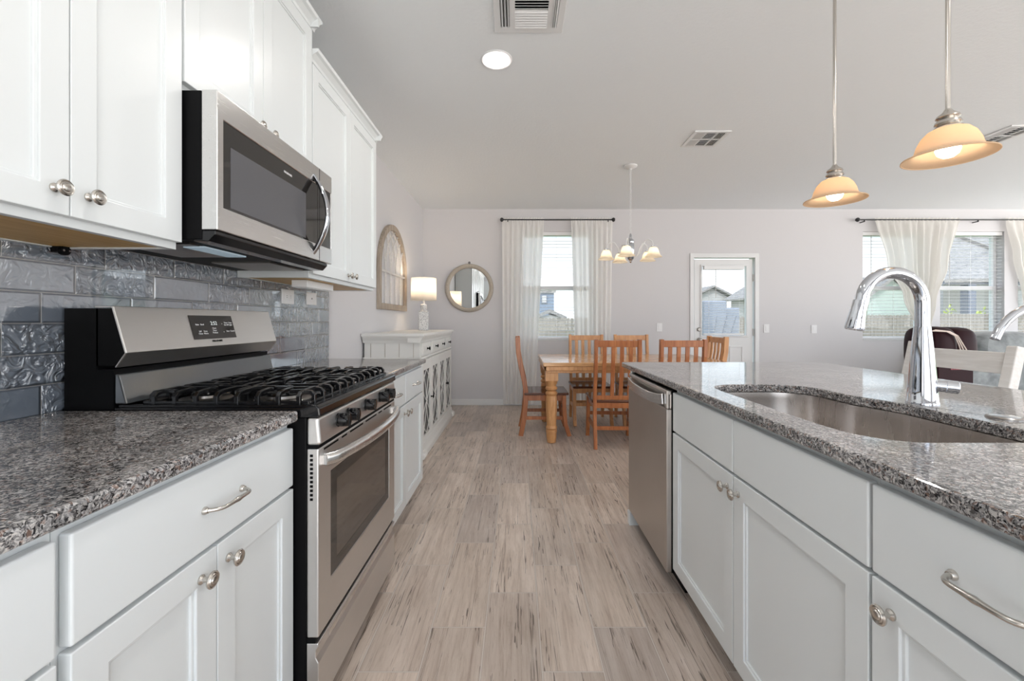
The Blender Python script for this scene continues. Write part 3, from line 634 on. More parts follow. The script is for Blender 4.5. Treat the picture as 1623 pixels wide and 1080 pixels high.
b = B(); b.tube(path, .0085, 12, up=(0, 1, 0)); obj('spout', b, 'chrome', f2, smooth=True)
b = B(); b.lathe([(.024, 0), (.024, .006), (.016, .012), (.014, .06), (.009, .07)], (F2[0], F2[1], .914), 'z', 20); obj('base_body', b, 'chrome', f2, smooth=True)
hc = thing('sink_hole_cover', 'flat round chrome cover set in the granite right of the tall tap', 'cover', (1.276, 1.115, .914))
b = B(); b.lathe([(.036, 0), (.036, .003), (.033, .0055), (.029, .0055)], (1.276, 1.115, .914), 'z', 32); obj('ring', b, 'nickel_dark', hc, smooth=True)
b = B(); b.lathe([(.0285, .0), (.0285, .006), (.02, .0075), (0, .008)], (1.276, 1.115, .914), 'z', 32); obj('cap', b, 'chrome', hc, smooth=True)
# dishwasher
dw = thing('dishwasher', 'stainless dishwasher with scooped bar handle at the far end of the island', 'dishwasher', (.95, 2.12, 0))
b = B(); b.box(.668, 1.25, 1.824, 2.428, .10, .876); b.box(.72, 1.25, 1.83, 2.42, .0, .10); obj('body', b, 'black_satin', dw)
b = B(); b.box(.636, .668, 1.816, 2.436, .095, .792); b.box(.650, .668, 1.816, 2.436, .792, .872); b.prism([(.668, .852), (.650, .852), (.637, .856), (.640, .872), (.668, .872)], 'y', 1.816, 2.436)
b.box(.6365, .6495, 1.8165, 1.846, .7925, .8715); dd = obj('door_panel', b, 'stainless_vertical', dw, bevel=.004)
b = B(); b.box(.657, .669, 1.8135, 1.8165, .095, .872); obj('gasket', b, 'black_satin', dw)
path = []
for i in range(17):
    q = -1+2*i/16; path.append((.632-.010*(1-q*q), 2.135+q*.285, .812+.018*abs(q)**3))
b = B(); b.bar(path, .010, .046, scales=None); obj('handle', b, 'stainless_bright', dd, bevel=.003)

# ------------------------------------------------------------------ bar stool (chair) behind the island
def bar_chair():
    t_ = thing('counter_stool', 'whitewashed wooden counter stool with ladder back, pushed to the island', 'stool', (1.86, 1.995, 0))
    def leg(x0, x1, y, z1, w=.04):
        b = B(); b.bar([(x0, y, 0), (x0+(x1-x0)*.15, y, z1*.5), (x1, y, z1)] if z1 < .7 else [(x0, y, 0), (2.0, y, .62), (2.03, y, .85), (x1, y, z1)], .042, w, up=(1, 0, 0)); return b
    for y in (1.770, 2.220): obj('leg', leg(2.04, 2.075, y, 1.062), 'whitewash', t_, bevel=.004)
    for y in (1.790, 2.200): obj('leg', leg(1.66, 1.67, y, .60), 'whitewash', t_, bevel=.004)
    b = B(); b.prism([(2.045, .945), (2.063, .945), (2.078, 1.035), (2.060, 1.035)], 'y', 1.79, 2.20); obj('back_rail', b, 'whitewash', t_, bevel=.003)
    b = B(); b.box(2.01, 2.03, 1.79, 2.20, .77, .83); obj('back_rail', b, 'whitewash', t_, bevel=.003)
    b = B(); b.box(1.64, 2.03, 1.765, 2.225, .60, .64); obj('seat', b, 'grey_velvet', t_, bevel=.012)
    b = B(); b.box(1.66, 1.68, 1.79, 2.2, .20, .24); obj('footrest', b, 'whitewash', t_)
    b = B(); b.box(1.67, 2.03, 1.78, 1.80, .27, .31); b.box(1.67, 2.03, 2.19, 2.21, .27, .31); obj('stretcher', b, 'whitewash', t_)
bar_chair()

# ------------------------------------------------------------------ dining table and chairs
TX0, TX1, TY0, TY1, TZ = .243, 2.035, 4.0, 5.06, .777
tb = thing('dining_table', 'honey pine dining table with thick turned legs', 'table', ((TX0+TX1)/2, (TY0+TY1)/2, 0))
b = B(); b.box(TX0, TX1, TY0, TY1, TZ-.035, TZ); obj('tabletop', b, 'table_top_wood', tb, bevel=.006)
b = B(); b.box(TX0+.03, TX1-.03, TY0+.03, TY0+.055, TZ-.10, TZ-.035); b.box(TX0+.03, TX1-.03, TY1-.055, TY1-.03, TZ-.10, TZ-.035); b.box(TX0+.03, TX0+.055, TY0+.05, TY1-.05, TZ-.10, TZ-.035); b.box(TX1-.055, TX1-.03, TY0+.05, TY1-.05, TZ-.10, TZ-.035)
b.box(TX0+.01, TX1-.01, TY0+.01, TY0+.03, TZ-.075, TZ-.035); b.box(TX0+.01, TX0+.03, TY0+.01, TY1-.01, TZ-.075, TZ-.035); obj('apron', b, 'table_wood', tb, bevel=.003)
for x in (TX0+.085, TX1-.085):
    for y in (TY0+.10, TY1-.10):
        b = B(); b.box(x-.06, x+.06, y-.06, y+.06, .60, TZ-.036)
        b.lathe([(.030, 0), (.042, .005), (.050, .06), (.050, .10), (.054, .105), (.054, .125), (.048, .13), (.057, .145), (.050, .165), (.046, .17), (.053, .30), (.055, .40), (.050, .45), (.046, .455), (.056, .465), (.058, .48), (.050, .492), (.040, .50), (.056, .515), (.058, .53), (.046, .545), (.046, .553), (.056, .575), (.060, .60)], (x, y, 0), 'z', 20)
        obj('leg', b, 'table_wood', tb, smooth=True)
def make_chair(wm, label):
    t_ = thing('dining_chair', label, 'chair', (0, 0, 0), 'slat-back chairs around the dining table')
    prof = [(-.250, 0), (-.215, .18), (-.200, .34), (-.198, .45), (-.215, .56), (-.248, .70), (-.275, .85), (-.283, 1.005)]
    for x in (-.195, .195):
        b = B(); b.bar([(x, y, z) for y, z in prof], .048, .032, up=(1, 0, 0)) ; obj('rear_leg', b, wm, t_, bevel=.004)
    for x in (-.205, .205):
        b = B(); b.bar([(x, .245, 0), (x, .205, .12), (x, .190, .28), (x, .190, .415)], .042, .036, up=(1, 0, 0)); obj('front_leg', b, wm, t_, bevel=.004)
    b = B(); b.box(-.225, .225, -.215, .235, .418, .442); obj('seat', b, 'seat_wood', t_, bevel=.008, label='darker glossy seat')
    b = B(); b.box(-.19, .19, .175, .20, .36, .418); b.box(-.205, -.185, -.19, .19, .36, .418); b.box(.185, .205, -.19, .19, .36, .418); b.box(-.19, .19, -.215, -.19, .37, .418); obj('seat_frame', b, wm, t_, bevel=.002)
    b = B(); b.prism([(-.292, .935), (-.268, .935), (-.272, .995), (-.296, .995)], 'x', -.18, .18); obj('top_rail', b, wm, t_, bevel=.004)
    b = B(); b.box(-.18, .18, -.216, -.194, .445, .485); obj('lower_rail', b, wm, t_, bevel=.003)
    for i in range(4):
        x = -.117+.078*i; b = B(); b.bar([(x, -.205, .47), (x, -.220, .56), (x, -.250, .70), (x, -.275, .85), (x, -.281, .945)], .014, .036, up=(1, 0, 0)); obj('slat', b, wm, t_, bevel=.002)
    b = B(); b.box(-.205, -.185, -.215, .20, .165, .20); b.box(.185, .205, -.215, .20, .165, .20); b.box(-.19, .19, -.225, -.207, .17, .205); b.box(-.19, .19, .20, .218, .22, .255); obj('stretcher', b, wm, t_, bevel=.002)
    return t_
A = make_chair('chair_wood', 'reddish dining chair at the left end of the table, seen side-on, by the white curtain')
Bc = make_chair('chair_wood_light', 'light dining chair behind the table, left of the two on the window side')
def put(o, x, y, rz, label): o.location = (x, y, 0); o.rotation_euler = (0, 0, R(rz)); o['label'] = label; return o
lab = A['label']
put(copy_tree(A), .915, 4.12, -2, 'reddish dining chair with its back to us at the near side of the table')
put(copy_tree(A), 1.495, 4.12, 0, 'reddish dining chair on the near side, mostly hidden behind the island top')
put(A, .285, 4.535, -90, lab)
put(Bc, .845, 4.97, 180, Bc['label'])
put(copy_tree(Bc), 1.40, 4.97, 180, 'light dining chair behind the table, right of the two on the window side')
put(copy_tree(Bc), 1.89, 4.625, 90, 'dining chair at the right end of the table, before the back door')

# ------------------------------------------------------------------ sideboard
SX, SY0, SY1, SZ = -.822, 3.60, 5.19, 1.065
sb = thing('sideboard', 'distressed white sideboard with fretwork glass doors against the left wall', 'sideboard', (-1.05, (SY0+SY1)/2, 0))
m_ = 'distressed_white'
b = B(); b.box(XL+.02, SX, SY0, SY1, .12, .99); obj('body', b, m_, sb, bevel=.004)
b = B()
for y in (SY0-.001,):
    for x in (-1.24, -1.12, -1.0, -.88): b.box(x, x+.003, y-.0012, y+.002, .15, .98)
obj('side_groove', b, 'weathered_wood', sb)
def mold(nm, prof, z):
    b = B(); b.prism([(SX+u, z+v) for u, v in prof], 'y', SY0-max(u for u, v in prof)*.9, SY1+max(u for u, v in prof)*.9)
    mx_ = max(u for u, v in prof)
    b.prism([(SY0-u, z+v) for u, v in prof], 'x', XL+.01, SX+.001); b.prism([(SY1+u, z+v) for u, v in prof], 'x', XL+.01, SX+.001)
    return obj(nm, b, m_, sb)
mold('cornice', [(-.1, 0), (.006, 0), (.010, .018), (.026, .042), (.028, .052), (-.1, .052)], .985)
b = B(); b.box(XL+.005, SX+.040, SY0-.04, SY1+.04, 1.037, SZ); obj('top', b, m_, sb, bevel=.005)
mold('waist_molding', [(-.1, 0), (.008, 0), (.016, .010), (.008, .022), (-.1, .022)], .838)
b = B(); b.prism([(XL+.02, .0), (SX+.034, .0), (SX+.036, .05), (SX+.026, .075), (SX+.018, .115), (SX+.004, .135), (XL+.02, .135)], 'y', SY0-.02, SY1+.02); obj('plinth', b, m_, sb, bevel=.003)
for y in (SY0-.02, SY1-.02):
    b = B(); b.lathe([(.02, -.04), (.034, -.03), (.034, .06), (.02, .07)], (SX+.024, y, .04), 'y', 16); obj('scroll_foot', b, m_, sb, smooth=True)
for (a, c, ks) in ((3.615, 3.985, (3.80,)), (4.015, 4.745, (4.19, 4.57)), (4.775, 5.175, (4.975,))):
    b = B(); b.box(SX, SX+.014, a, c, .872, .982); b.box(SX, SX+.018, a+.03, c-.03, .895, .960); d = obj('drawer', b, m_, sb, bevel=.003)
    for y in ks: knob(SX+.017, y, .927, 1, d, 'black_satin')
def lat_door(a, c, ky):
    z0, z1 = .142, .832; g = .058; b = wall_grid(B(), a, c, z0, z1, SX, SX+.018, [(a+g, c-g, z0+.03, z1-.09)], 'y'); d = obj('door', b, m_, sb, bevel=.003)
    b = B(); b.box(SX+.0005, SX+.004, a+g-.002, c-g+.002, z0+.028, z1-.088); obj('glass', b, 'cupboard_glass', d, label='dark glass')
    b = B(); y0, y1, w0, w1 = a+g, c-g, z0+.03, z1-.09; ym = (y0+y1)/2; zm = (w0+w1)/2; hw = (y1-y0)/2
    for s_ in (-1, 1):
        b.tube([(SX+.010, ym+s_*hw*(1-.98*math.cos(q*PI/2)), zm+q*(w1-zm)) for q in [-1+2*i/16 for i in range(17)]], .0038, 6)
        for e in (-1, 1): b.tube([(SX+.010, ym+s_*hw*.98*math.sin(q*PI), zm+e*(w1-zm)*q) for q in [i/12 for i in range(13)]], .0038, 6)
    b.lathe([(0, 0), (.014, .004), (.016, .008), (0, .012)], (SX+.008, ym, zm), 'x', 12)
    obj('fretwork', b, m_, d, smooth=True)
    if ky: knob(SX+.017, ky, .47, 1, d, 'black_satin')
lat_door(3.605, 4.00, 3.965); lat_door(4.00, 4.39, 0); lat_door(4.39, 4.77, 0); lat_door(4.77, 5.185, 4.80)
# table lamp
lp = thing('table_lamp', 'table lamp with white drum shade and patterned grey base on the sideboard', 'lamp', (-1.065, 4.83, SZ))
lx, ly = -1.062, 4.83
b = B(); b.prism([(-.052, -.052), (.052, -.052), (.052, .052), (-.052, .052)], 'z', 0, .215)
bmesh.ops.rotate(b.bm, verts=b.bm.verts, cent=(0, 0, 0), matrix=Matrix.Rotation(R(8), 3, 'Z')); bmesh.ops.translate(b.bm, verts=b.bm.verts, vec=(lx, ly, SZ)); obj('base', b, 'lamp_ceramic', lp, bevel=.008)
b = B(); b.lathe([(.05, .215), (.036, .222), (.030, .235), (.036, .25), (.036, .29), (.030, .295), (.008, .30), (.008, .40)], (lx, ly, SZ), 'z', 20); obj('neck', b, 'lamp_ceramic', lp, smooth=True)
b = B(); b.lathe([(.142, 1.405), (.138, 1.655)], (lx, ly, 0), 'z', 40, cap=False); obj('lamp_shade', b, 'shade_fabric', lp, smooth=True, solid=.002)
b = B(); b.lathe([(.002, 0), (.025, .02), (.03, .045), (.02, .075), (.012, .10)], (lx, ly, 1.46), 'z', 16); obj('bulb', b, 'bulb_glow', lp, smooth=True)
def lamp_light(nm, loc, power, r, parent=None, col=(1, .82, .6)):
    ld = bpy.data.lights.new(nm, 'POINT'); ld.energy = power; ld.shadow_soft_size = r; ld.color = col; o = bpy.data.objects.new(nm, ld); C.objects.link(o)
    if parent: o.parent = parent; o.location = Vector(loc)-org(parent)
    else: o.location = loc
    return o
lamp_light('lamp_bulb_light', (lx, ly, 1.60), 2.4, .03, lp)
# arched wall decor
ad = thing('arched_wall_decor', 'arched cathedral window frame decor on the left wall above the sideboard', 'wall decor', (XL+.02, 4.455, 1.283))
yc, ra, zs, z0 = 4.455, .487, 1.680, 1.283
outer = [(yc-ra, z0), (yc+ra, z0)]+arc(yc, zs, ra, 0, PI, 28); ri = ra-.055; inner = [(yc-ri, z0+.06), (yc+ri, z0+.06)]+arc(yc, zs, ri, 0, PI, 28)
b = B(); b.holed(outer, [inner], XL+.001, XL+.036, 'x'); obj('frame', b, 'weathered_wood', ad, bevel=.003)
b = B(); xx = XL+.018
ys_ = [yc-ri+2*ri*i/5 for i in range(1, 5)]
def inside(y, z): return z < zs or (y-yc)**2+(z-zs)**2 < (ri+.006)**2
for y in ys_: b.bar([(xx, y, z0+.058), (xx, y, zs)], .014, .014, up=(1, 0, 0))
b.bar([(xx, yc-ri, zs-.02), (xx, yc+ri, zs-.02)], .014, .02); 
allx = [yc-ri]+ys_+[yc+ri]
for y in allx:
    for s_ in (-1, 1):
        pts = []
        rad = ri*1.05
        for i in range(20):
            a = i/19*R(85); py = y+s_*rad*(1-math.cos(a)); pz = zs-.01+rad*math.sin(a)
            if abs(py-yc) <= ri and inside(py, pz): pts.append((xx, py, pz))
            else: break
        if len(pts) > 2: b.bar(pts, .009, .012, up=(1, 0, 0))
obj('tracery', b, 'whitewash', ad, label='whitewashed inner bars')
# mirror
mr = thing('round_mirror', 'round mirror with pale rope-textured frame on the back wall', 'mirror', (WX(744), YB, WZ(456)))
mx0, mz0 = WX(744), WZ(457)
b = B(); path = [(mx0+.306*math.cos(2*PI*i/64), YB-.022, mz0+.306*math.sin(2*PI*i/64)) for i in range(64)]; b.tube(path, .030, 12, up=(0, 1, 0), cyc=True); obj('frame', b, 'mirror_rope', mr, smooth=True)
b = B(); b.lathe([(.285, .004), (.285, .012)], (mx0, YB, mz0), '-y', 64); obj('glass', b, 'clear_mirror', mr)
b = B(); b.tube([(mx0, YB-.01, mz0+.33), (mx0, YB-.012, mz0+.365)], .004, 6); b.tube([(mx0+.014*math.cos(a), YB-.012, mz0+.352+.014*math.sin(a)) for a in [2*PI*i/12 for i in range(12)]], .003, 6, up=(0, 1, 0), cyc=True); obj('hanger', b, 'dark_rod', mr, smooth=True)
# ------------------------------------------------------------------ curtains
def curtain(name, label, eL, eR, z0, z1, folds, amp, m, y=YB-.075, nz=40, group=None, nu=None, seed=0, gather=None):
    rnd = random.Random(seed); ph = [rnd.uniform(0, 6.28) for _ in range(6)]; nu = nu or folds*8
    b = B(); rings = []
    for j in range(nz+1):
        q = j/nz; z = z1+(z0-z1)*q; xl, xr = eL(q), eR(q); ring = []
        for i in range(nu+1):
            u = i/nu; uu = u+.012*math.sin(7*u*PI+ph[0]+q*2)
            a = amp*(.35+.65*min(1, q*8))
            off = a*math.sin(2*PI*folds*uu+ph[1])+a*.45*math.sin(2*PI*folds*.53*uu+ph[2]+q*1.5)
            if q < .03: off = a*.7*math.sin(2*PI*folds*2*uu)
            ring.append((xl+(xr-xl)*u, y+off, z+(.006*math.sin(2*PI*folds*2*uu) if q < .02 else 0)))
        rings.append(ring)
    b.loops(rings, cap=False, closed=False)
    o = obj(name, b, m, smooth=True); return tag(o, label, 'curtain', group)
def lerp(ps):
    def f(q):
        for (a, va), (c, vc) in zip(ps, ps[1:]):
            if q <= c: k = (q-a)/(c-a); k = k*k*(3-2*k) if len(ps) > 3 else k; return va+(vc-va)*k
        return ps[-1][1]
    return f
zr = WZ(350.5)
curtain('sheer_curtain', 'left sheer white curtain of the dining window, hanging to the floor', lerp([(0, WX(796)), (1, WX(798))]), lerp([(0, WX(862)), (.6, WX(853)), (1, WX(848))]), .03, zr+.025, 8, .014, 'sheer', seed=1)
curtain('sheer_curtain', 'right sheer white curtain of the dining window, near the chandelier', lerp([(0, WX(904)), (.6, WX(909)), (1, WX(912))]), lerp([(0, WX(969)), (1, WX(964))]), .03, zr+.025, 8, .014, 'sheer', seed=2)
def rod(label, x0, x1, brk):
    t_ = thing('curtain_rod', label, 'curtain rod', ((x0+x1)/2, YB-.075, zr)); b = B(); b.tube([(x0, YB-.075, zr), (x1, YB-.075, zr)], .009, 10); obj('rod', b, 'dark_rod', t_, smooth=True)
    for x, s_ in ((x0, -1), (x1, 1)):
        b = B(); b.lathe([(.010, 0), (.012, .004), (.026, .018), (.030, .032), (.022, .048), (0, .055)], (x, YB-.075, zr), 'x' if s_ > 0 else '-x', 16); obj('finial', b, 'dark_rod', t_, smooth=True)
    for x in brk: b = B(); b.box(x-.006, x+.006, YB-.075, YB-.001, zr-.03, zr-.018); b.box(x-.006, x+.006, YB-.081, YB-.069, zr-.03, zr-.008); obj('bracket', b, 'dark_rod', t_)
rod('black curtain rod over the dining window', WX(799), WX(967), (WX(805), WX(962)))
rod('black curtain rod over the living room windows', WX(1356), WX(1745), (WX(1363), WX(1541), WX(1740)))
tie = (WZ(350)+.025-WZ(533))/(zr+.025-.03)
curtain('tied_curtain', 'cream sheer curtain tied back between the two living room windows', lerp([(0, WX(1380)), (.25, WX(1397)), (.42, WX(1422)), (tie, WX(1449)), (.8, WX(1436)), (1, WX(1434))]), lerp([(0, WX(1512)), (.25, WX(1497)), (.45, WX(1476)), (tie, WX(1462)), (.8, WX(1466)), (1, WX(1467))]), .03, zr+.025, 11, .022, 'sheer_dense', seed=3, nz=60)
curtain('tied_curtain', 'cream sheer curtain swept aside at the right picture edge', lerp([(0, WX(1585)), (.2, WX(1598)), (.42, WX(1612)), (tie, WX(1640)), (.8, WX(1630)), (1, WX(1630))]), lerp([(0, WX(1720)), (.3, WX(1700)), (tie, WX(1655)), (1, WX(1665))]), .03, zr+.025, 11, .022, 'sheer_dense', seed=4, nz=60)
# wall switches
def switch(px, py, label, n=1):
    x, z = WX(px), WZ(py); t_ = thing('light_switch', label, 'switch', (x, YB, z), 'white switch plates on the back wall')
    b = B(); b.box(x-.038*n, x+.038*n, YB-.007, YB, z-.058, z+.058); obj('cover_plate', b, 'white_plastic', t_, bevel=.002)
    b = B(); b.box(x-.016, x+.016, YB-.011, YB-.006, z-.033, z+.033); obj('rocker', b, 'white_plastic', t_, bevel=.002)
switch(1045, 519, 'white switch plate left of the back door, above the far dining chairs'); switch(1214.5, 521, 'white switch plate just right of the back door frame'); switch(1290, 522, 'white switch plate farther right, midway to the living room window')

# ------------------------------------------------------------------ ceiling fixtures
def can(x, y, label):
    t_ = thing('recessed_light', label, 'ceiling light', (x, y, ZC), 'recessed ceiling lights')
    b = B(); b.lathe([(.094, 0), (.094, .003), (.088, .008), (.070, .004), (.066, -.0005)], (x, y, ZC), 'z', 40)
    for v_ in b.bm.verts: v_.co.z = 2*ZC-v_.co.z
    obj('trim_ring', b, 'white_trim', t_, smooth=True)
    b = B(); b.lathe([(.066, -.0035), (.066, -.0015)], (x, y, ZC), 'z', 32); obj('lens', b, 'can_lens', t_)
    ld = bpy.data.lights.new('can', 'AREA'); ld.shape = 'DISK'; ld.size = .13; ld.energy = CAN_POWER; ld.color = (1, .965, .93); o = bpy.data.objects.new('can_emitter', ld); C.objects.link(o); o.parent = t_; o.location = (0, 0, -.010)
can(-.124, 2.54, 'round lit recessed light in the ceiling near the large air vent')
for x, y in ((-.12, .8), (-.12, -.9), (1.9, .8), (4.2, .9), (6.4, .9)): can(x, y, 'added recessed ceiling light behind the viewpoint, unseen, brightening the room')  # unseen lamps, added to light the interior evenly
def vent(label, x0, x1, y0, y1, kind):
    t_ = thing('ceiling_vent', label, 'vent', ((x0+x1)/2, (y0+y1)/2, ZC)); e = .028; z = ZC
    b = B(); b.box(x0+e, x1-e, y0+e, y1-e, z-.0025, z-.001); obj('duct_opening', b, 'black_satin', t_)
    w, h = x1-x0, y1-y0; hol = []
    b = B()
    if kind == 3:
        a0, a1 = x0+w*.30, x0+w*.76
        yy0, yy1 = y0+e+.012, y1-e-.012
        b.holed([(x0, y0), (x1, y0), (x1, y1), (x0, y1)], [[(u0, yy0), (u1, yy0), (u1, yy1), (u0, yy1)] for u0, u1 in ((x0+.033, a0-.028), (a0, a1), (a1+.028, x1-.033))], z-.009, z)
        obj('frame', b, 'white_trim', t_, bevel=.002)
        b = B(); n = 15; yy0, yy1 = y0+e+.012, y1-e-.012
        for i in range(n):
            y = yy0+(yy1-yy0)*(i+.5)/n; b.box(a0, a1, -.009, .009, -.0008, .0008, Matrix.Translation((0, y, z-.007)) @ Matrix.Rotation(R(40 if i < n/2 else -40), 4, 'X'))
        for (u0, u1) in ((x0+.033, a0-.028), (a1+.028, x1-.033)):
            for i in range(3):
                x = u0+(u1-u0)*(i+.5)/3; b.box(-.008, .008, yy0, yy1, -.0008, .0008, Matrix.Translation((x, 0, z-.007)) @ Matrix.Rotation(R(50 if u0 < a0 else -50), 4, 'Y'))
        obj('louvres', b, 'white_trim', t_)
    else:
        ym = (y0+y1)/2; cols = ((x0+e, x0+w*.36-.006), (x0+w*.36+.006, x0+w*.66-.006), (x0+w*.66+.006, x1-e))
        b.holed([(x0, y0), (x1, y0), (x1, y1), (x0, y1)], [[(u0, v0), (u1, v0), (u1, v1), (u0, v1)] for u0, u1 in cols for v0, v1 in ((y0+e, ym-.006), (ym+.006, y1-e))], z-.009, z)
        obj('frame', b, 'white_trim', t_, bevel=.002); b = B()
        for ya, yb in ((y0+e, ym-.006), (ym+.006, y1-e)):
            for (xa, xb, along) in ((x0+e, x0+w*.36-.006, 0), (x0+w*.36+.006, x0+w*.66-.006, 1), (x0+w*.66+.006, x1-e, 0)):
                for i in range(5):
                    if along: y = ya+(yb-ya)*(i+.5)/5; b.box(xa, xb, -.010, .010, -.0008, .0008, Matrix.Translation((0, y, z-.006)) @ Matrix.Rotation(R(35), 4, 'X'))
                    else: x = xa+(xb-xa)*(i+.5)/5; b.box(-.007, .007, ya, yb, -.0008, .0008, Matrix.Translation((x, 0, z-.006)) @ Matrix.Rotation(R(-35 if xa > x0+w*.5 else 35), 4, 'Y'))
        obj('louvres', b, 'white_trim', t_)
vent('large white air vent at the top centre of the ceiling', -.120, .240, 1.94, 2.293, 3)
vent('small white ceiling vent between the chandelier and the island pendants', 1.455, 1.757, 3.485, 3.80, 2)
vent('white ceiling vent partly hidden by the right pendant shade', 3.93, 4.20, 3.385, 3.76, 2)
def pendant(x, y, label):
    zr_ = 1.688; t_ = thing('pendant_light', label, 'pendant light', (x, y, zr_), 'alabaster pendants over the island')
    b = B(); b.tube([(x, y, 1.80), (x, y, ZC-.02)], .0065, 12); obj('rod', b, 'nickel', t_, smooth=True)
    b = B(); b.lathe([(.06, ZC-.001), (.06, ZC-.01), (.02, ZC-.03), (.008, ZC-.04)], (x, y, 0), 'z', 28); obj('canopy', b, 'nickel', t_, smooth=True)
    b = B(); b.lathe([(.008, 1.838), (.014, 1.828), (.027, 1.818), (.030, 1.811), (.024, 1.806), (.031, 1.799), (.033, 1.792), (.026, 1.787), (.036, 1.779), (.037, 1.774)], (x, y, 0), 'z', 28); obj('socket_cup', b, 'nickel', t_, smooth=True)
    pr = [(.034, .088), (.050, .080), (.064, .064), (.074, .042), (.079, .022), (.086, .012), (.100, .005), (.112, .000), (.1125, -.003)]
    b = B(); b.lathe([(r, zr_+h) for r, h in pr], (x, y, 0), 'z', 48, cap=False); obj('glass_shade', b, 'alabaster_glass', t_, smooth=True, solid=.003)
    b = B(); b.lathe([(0, -.012), (.015, -.009), (.026, .0), (.031, .014), (.028, .030), (.016, .052), (.012, .075)], (x, y, zr_+.008), 'z', 20); obj('bulb', b, 'bulb_glow', t_, smooth=True)
    lamp_light('pendant_glow', (x, y, zr_+.065), .55, .02, t_)
pendant(1.360, 1.825, 'alabaster glass pendant over the island, the farther, left one'); pendant(1.360, 1.345, 'alabaster glass pendant over the island, the nearer, right one')
# chandelier
CX, CY = 1.135, 4.27
ch = thing('chandelier', 'silvery five-arm chandelier with bell glass shades over the dining table', 'chandelier', (CX, CY, 1.8))
b = B(); b.lathe([(.065, ZC-.001), (.065, ZC-.012), (.045, ZC-.026), (.012, ZC-.034), (.010, ZC-.045)], (CX, CY, 0), 'z', 28); obj('canopy', b, 'white_trim', ch, smooth=True)
b = B(); z = ZC-.045; i = 0
while z > 2.035:
    a = .5 if i % 2 else 2.07
    b.tube([(CX+.008*math.cos(q)*math.cos(a), CY+.008*math.cos(q)*math.sin(a), z-.017+.020*math.sin(q)) for q in [2*PI*k/10 for k in range(10)]], .0018, 5, up=(math.sin(a), -math.cos(a), 0), cyc=True); z -= .034; i += 1
obj('chain', b, 'white_trim', ch, smooth=True)
b = B(); b.lathe([(.004, 2.05), (.012, 2.03), (.012, 2.0), (.03, 1.985), (.036, 1.965), (.030, 1.95), (.034, 1.94), (.036, 1.89), (.034, 1.84), (.028, 1.83), (.036, 1.815), (.028, 1.79), (.012, 1.775), (.014, 1.765), (0, 1.752)], (CX, CY, 0), 'z', 24, wob=lambda a, h: 1+.06*math.cos(10*a)); obj('column', b, 'chrome', ch, smooth=True)
for i in range(5):
    a = R(90+12+72*i); ca, sa = math.cos(a), math.sin(a)
    P_ = [(.03, 1.83), (.07, 1.815), (.105, 1.85), (.125, 1.91), (.16, 1.96), (.195, 1.965), (.225, 1.945), (.238, 1.91), (.24, 1.89)]
    b = B(); b.tube([(CX+r*ca, CY+r*sa, z) for r, z in P_], .0055, 8, up=(-sa, ca, 0)); arm = obj('arm', b, 'white_trim', ch, smooth=True)
    b = B(); b.lathe([(.006, 1.90), (.024, 1.895), (.026, 1.880), (.022, 1.872)], (CX+.24*ca, CY+.24*sa, 0), 'z', 16); obj('socket_cup', b, 'chrome', arm, smooth=True)
    b = B(); b.lathe([(.024, 1.885), (.034, 1.878), (.045, 1.855), (.052, 1.83), (.062, 1.808), (.078, 1.793), (.080, 1.790)], (CX+.24*ca, CY+.24*sa, 0), 'z', 32, cap=False, wob=lambda q, h: 1+(.03*math.cos(6*q) if h < 1.81 else 0)); obj('glass_shade', b, 'frosted_glass', arm, smooth=True, solid=.002)
    b = B(); b.lathe([(0, 1.803), (.018, 1.811), (.023, 1.828), (.016, 1.85), (.010, 1.87)], (CX+.24*ca, CY+.24*sa, 0), 'z', 16); obj('bulb', b, 'bulb_glow', arm, smooth=True)
    lamp_light('chandelier_glow', (CX+.24*ca, CY+.24*sa, 1.862), .8, .012, ch)

# ------------------------------------------------------------------ living room seats
def blob(x0, x1, y0, y1, z0, z1, cuts=2):
    b = B(); b.box(x0, x1, y0, y1, z0, z1); bmesh.ops.subdivide_edges(b.bm, edges=b.bm.edges, cuts=cuts, use_grid_fill=True); return b
ac = thing('armchair', 'dark maroon leather armchair with its back to us, beyond the tall chrome tap', 'armchair', (3.5, 3.85, 0))
obj('base', blob(3.14, 3.86, 3.62, 4.28, .06, .44), 'maroon_leather', ac, sub=2, smooth=True)
obj('backrest', blob(3.34, 3.69, 3.42, 3.70, .30, .95), 'maroon_leather', ac, sub=2, smooth=True)
obj('head_cushion', blob(3.385, 3.60, 3.44, 3.78, .72, 1.125, 1), 'maroon_leather', ac, sub=2, smooth=True)
obj('head_cushion', blob(3.555, 3.79, 3.46, 3.80, .72, 1.12, 1), 'maroon_leather', ac, sub=2, smooth=True)
obj('arm', blob(3.10, 3.30, 3.60, 4.25, .10, .58), 'maroon_leather', ac, sub=2, smooth=True); obj('arm', blob(3.70, 3.90, 3.60, 4.25, .10, .58), 'maroon_leather', ac, sub=2, smooth=True)
for x in (3.2, 3.74):
    for y in (3.70, 4.14): b = B(); b.box(x, x+.05, y, y+.05, 0, .11); obj('leg', b, 'black_satin', ac)
tw = thing('throw_blanket', 'maroon throw with pale tassels and pink stitching hanging over the maroon armchair back', 'blanket', (3.55, 3.40, .75))
b = B()
for k in range(3): b.tube([(3.36+.012*k, 3.45, 1.090+.004*k), (3.47+.012*k, 3.442, 1.085), (3.53+.012*k, 3.436, 1.05), (3.555+.018*k, 3.430, .98), (3.575+.03*k, 3.425, .90)], .0045, 6)
obj('tassels', b, 'tassel', tw, smooth=True)
b = B(); b.box(3.36, 3.64, 3.398, 3.412, .55, .90); obj('cloth', b, 'maroon_leather', tw, bevel=.005)
b = B()
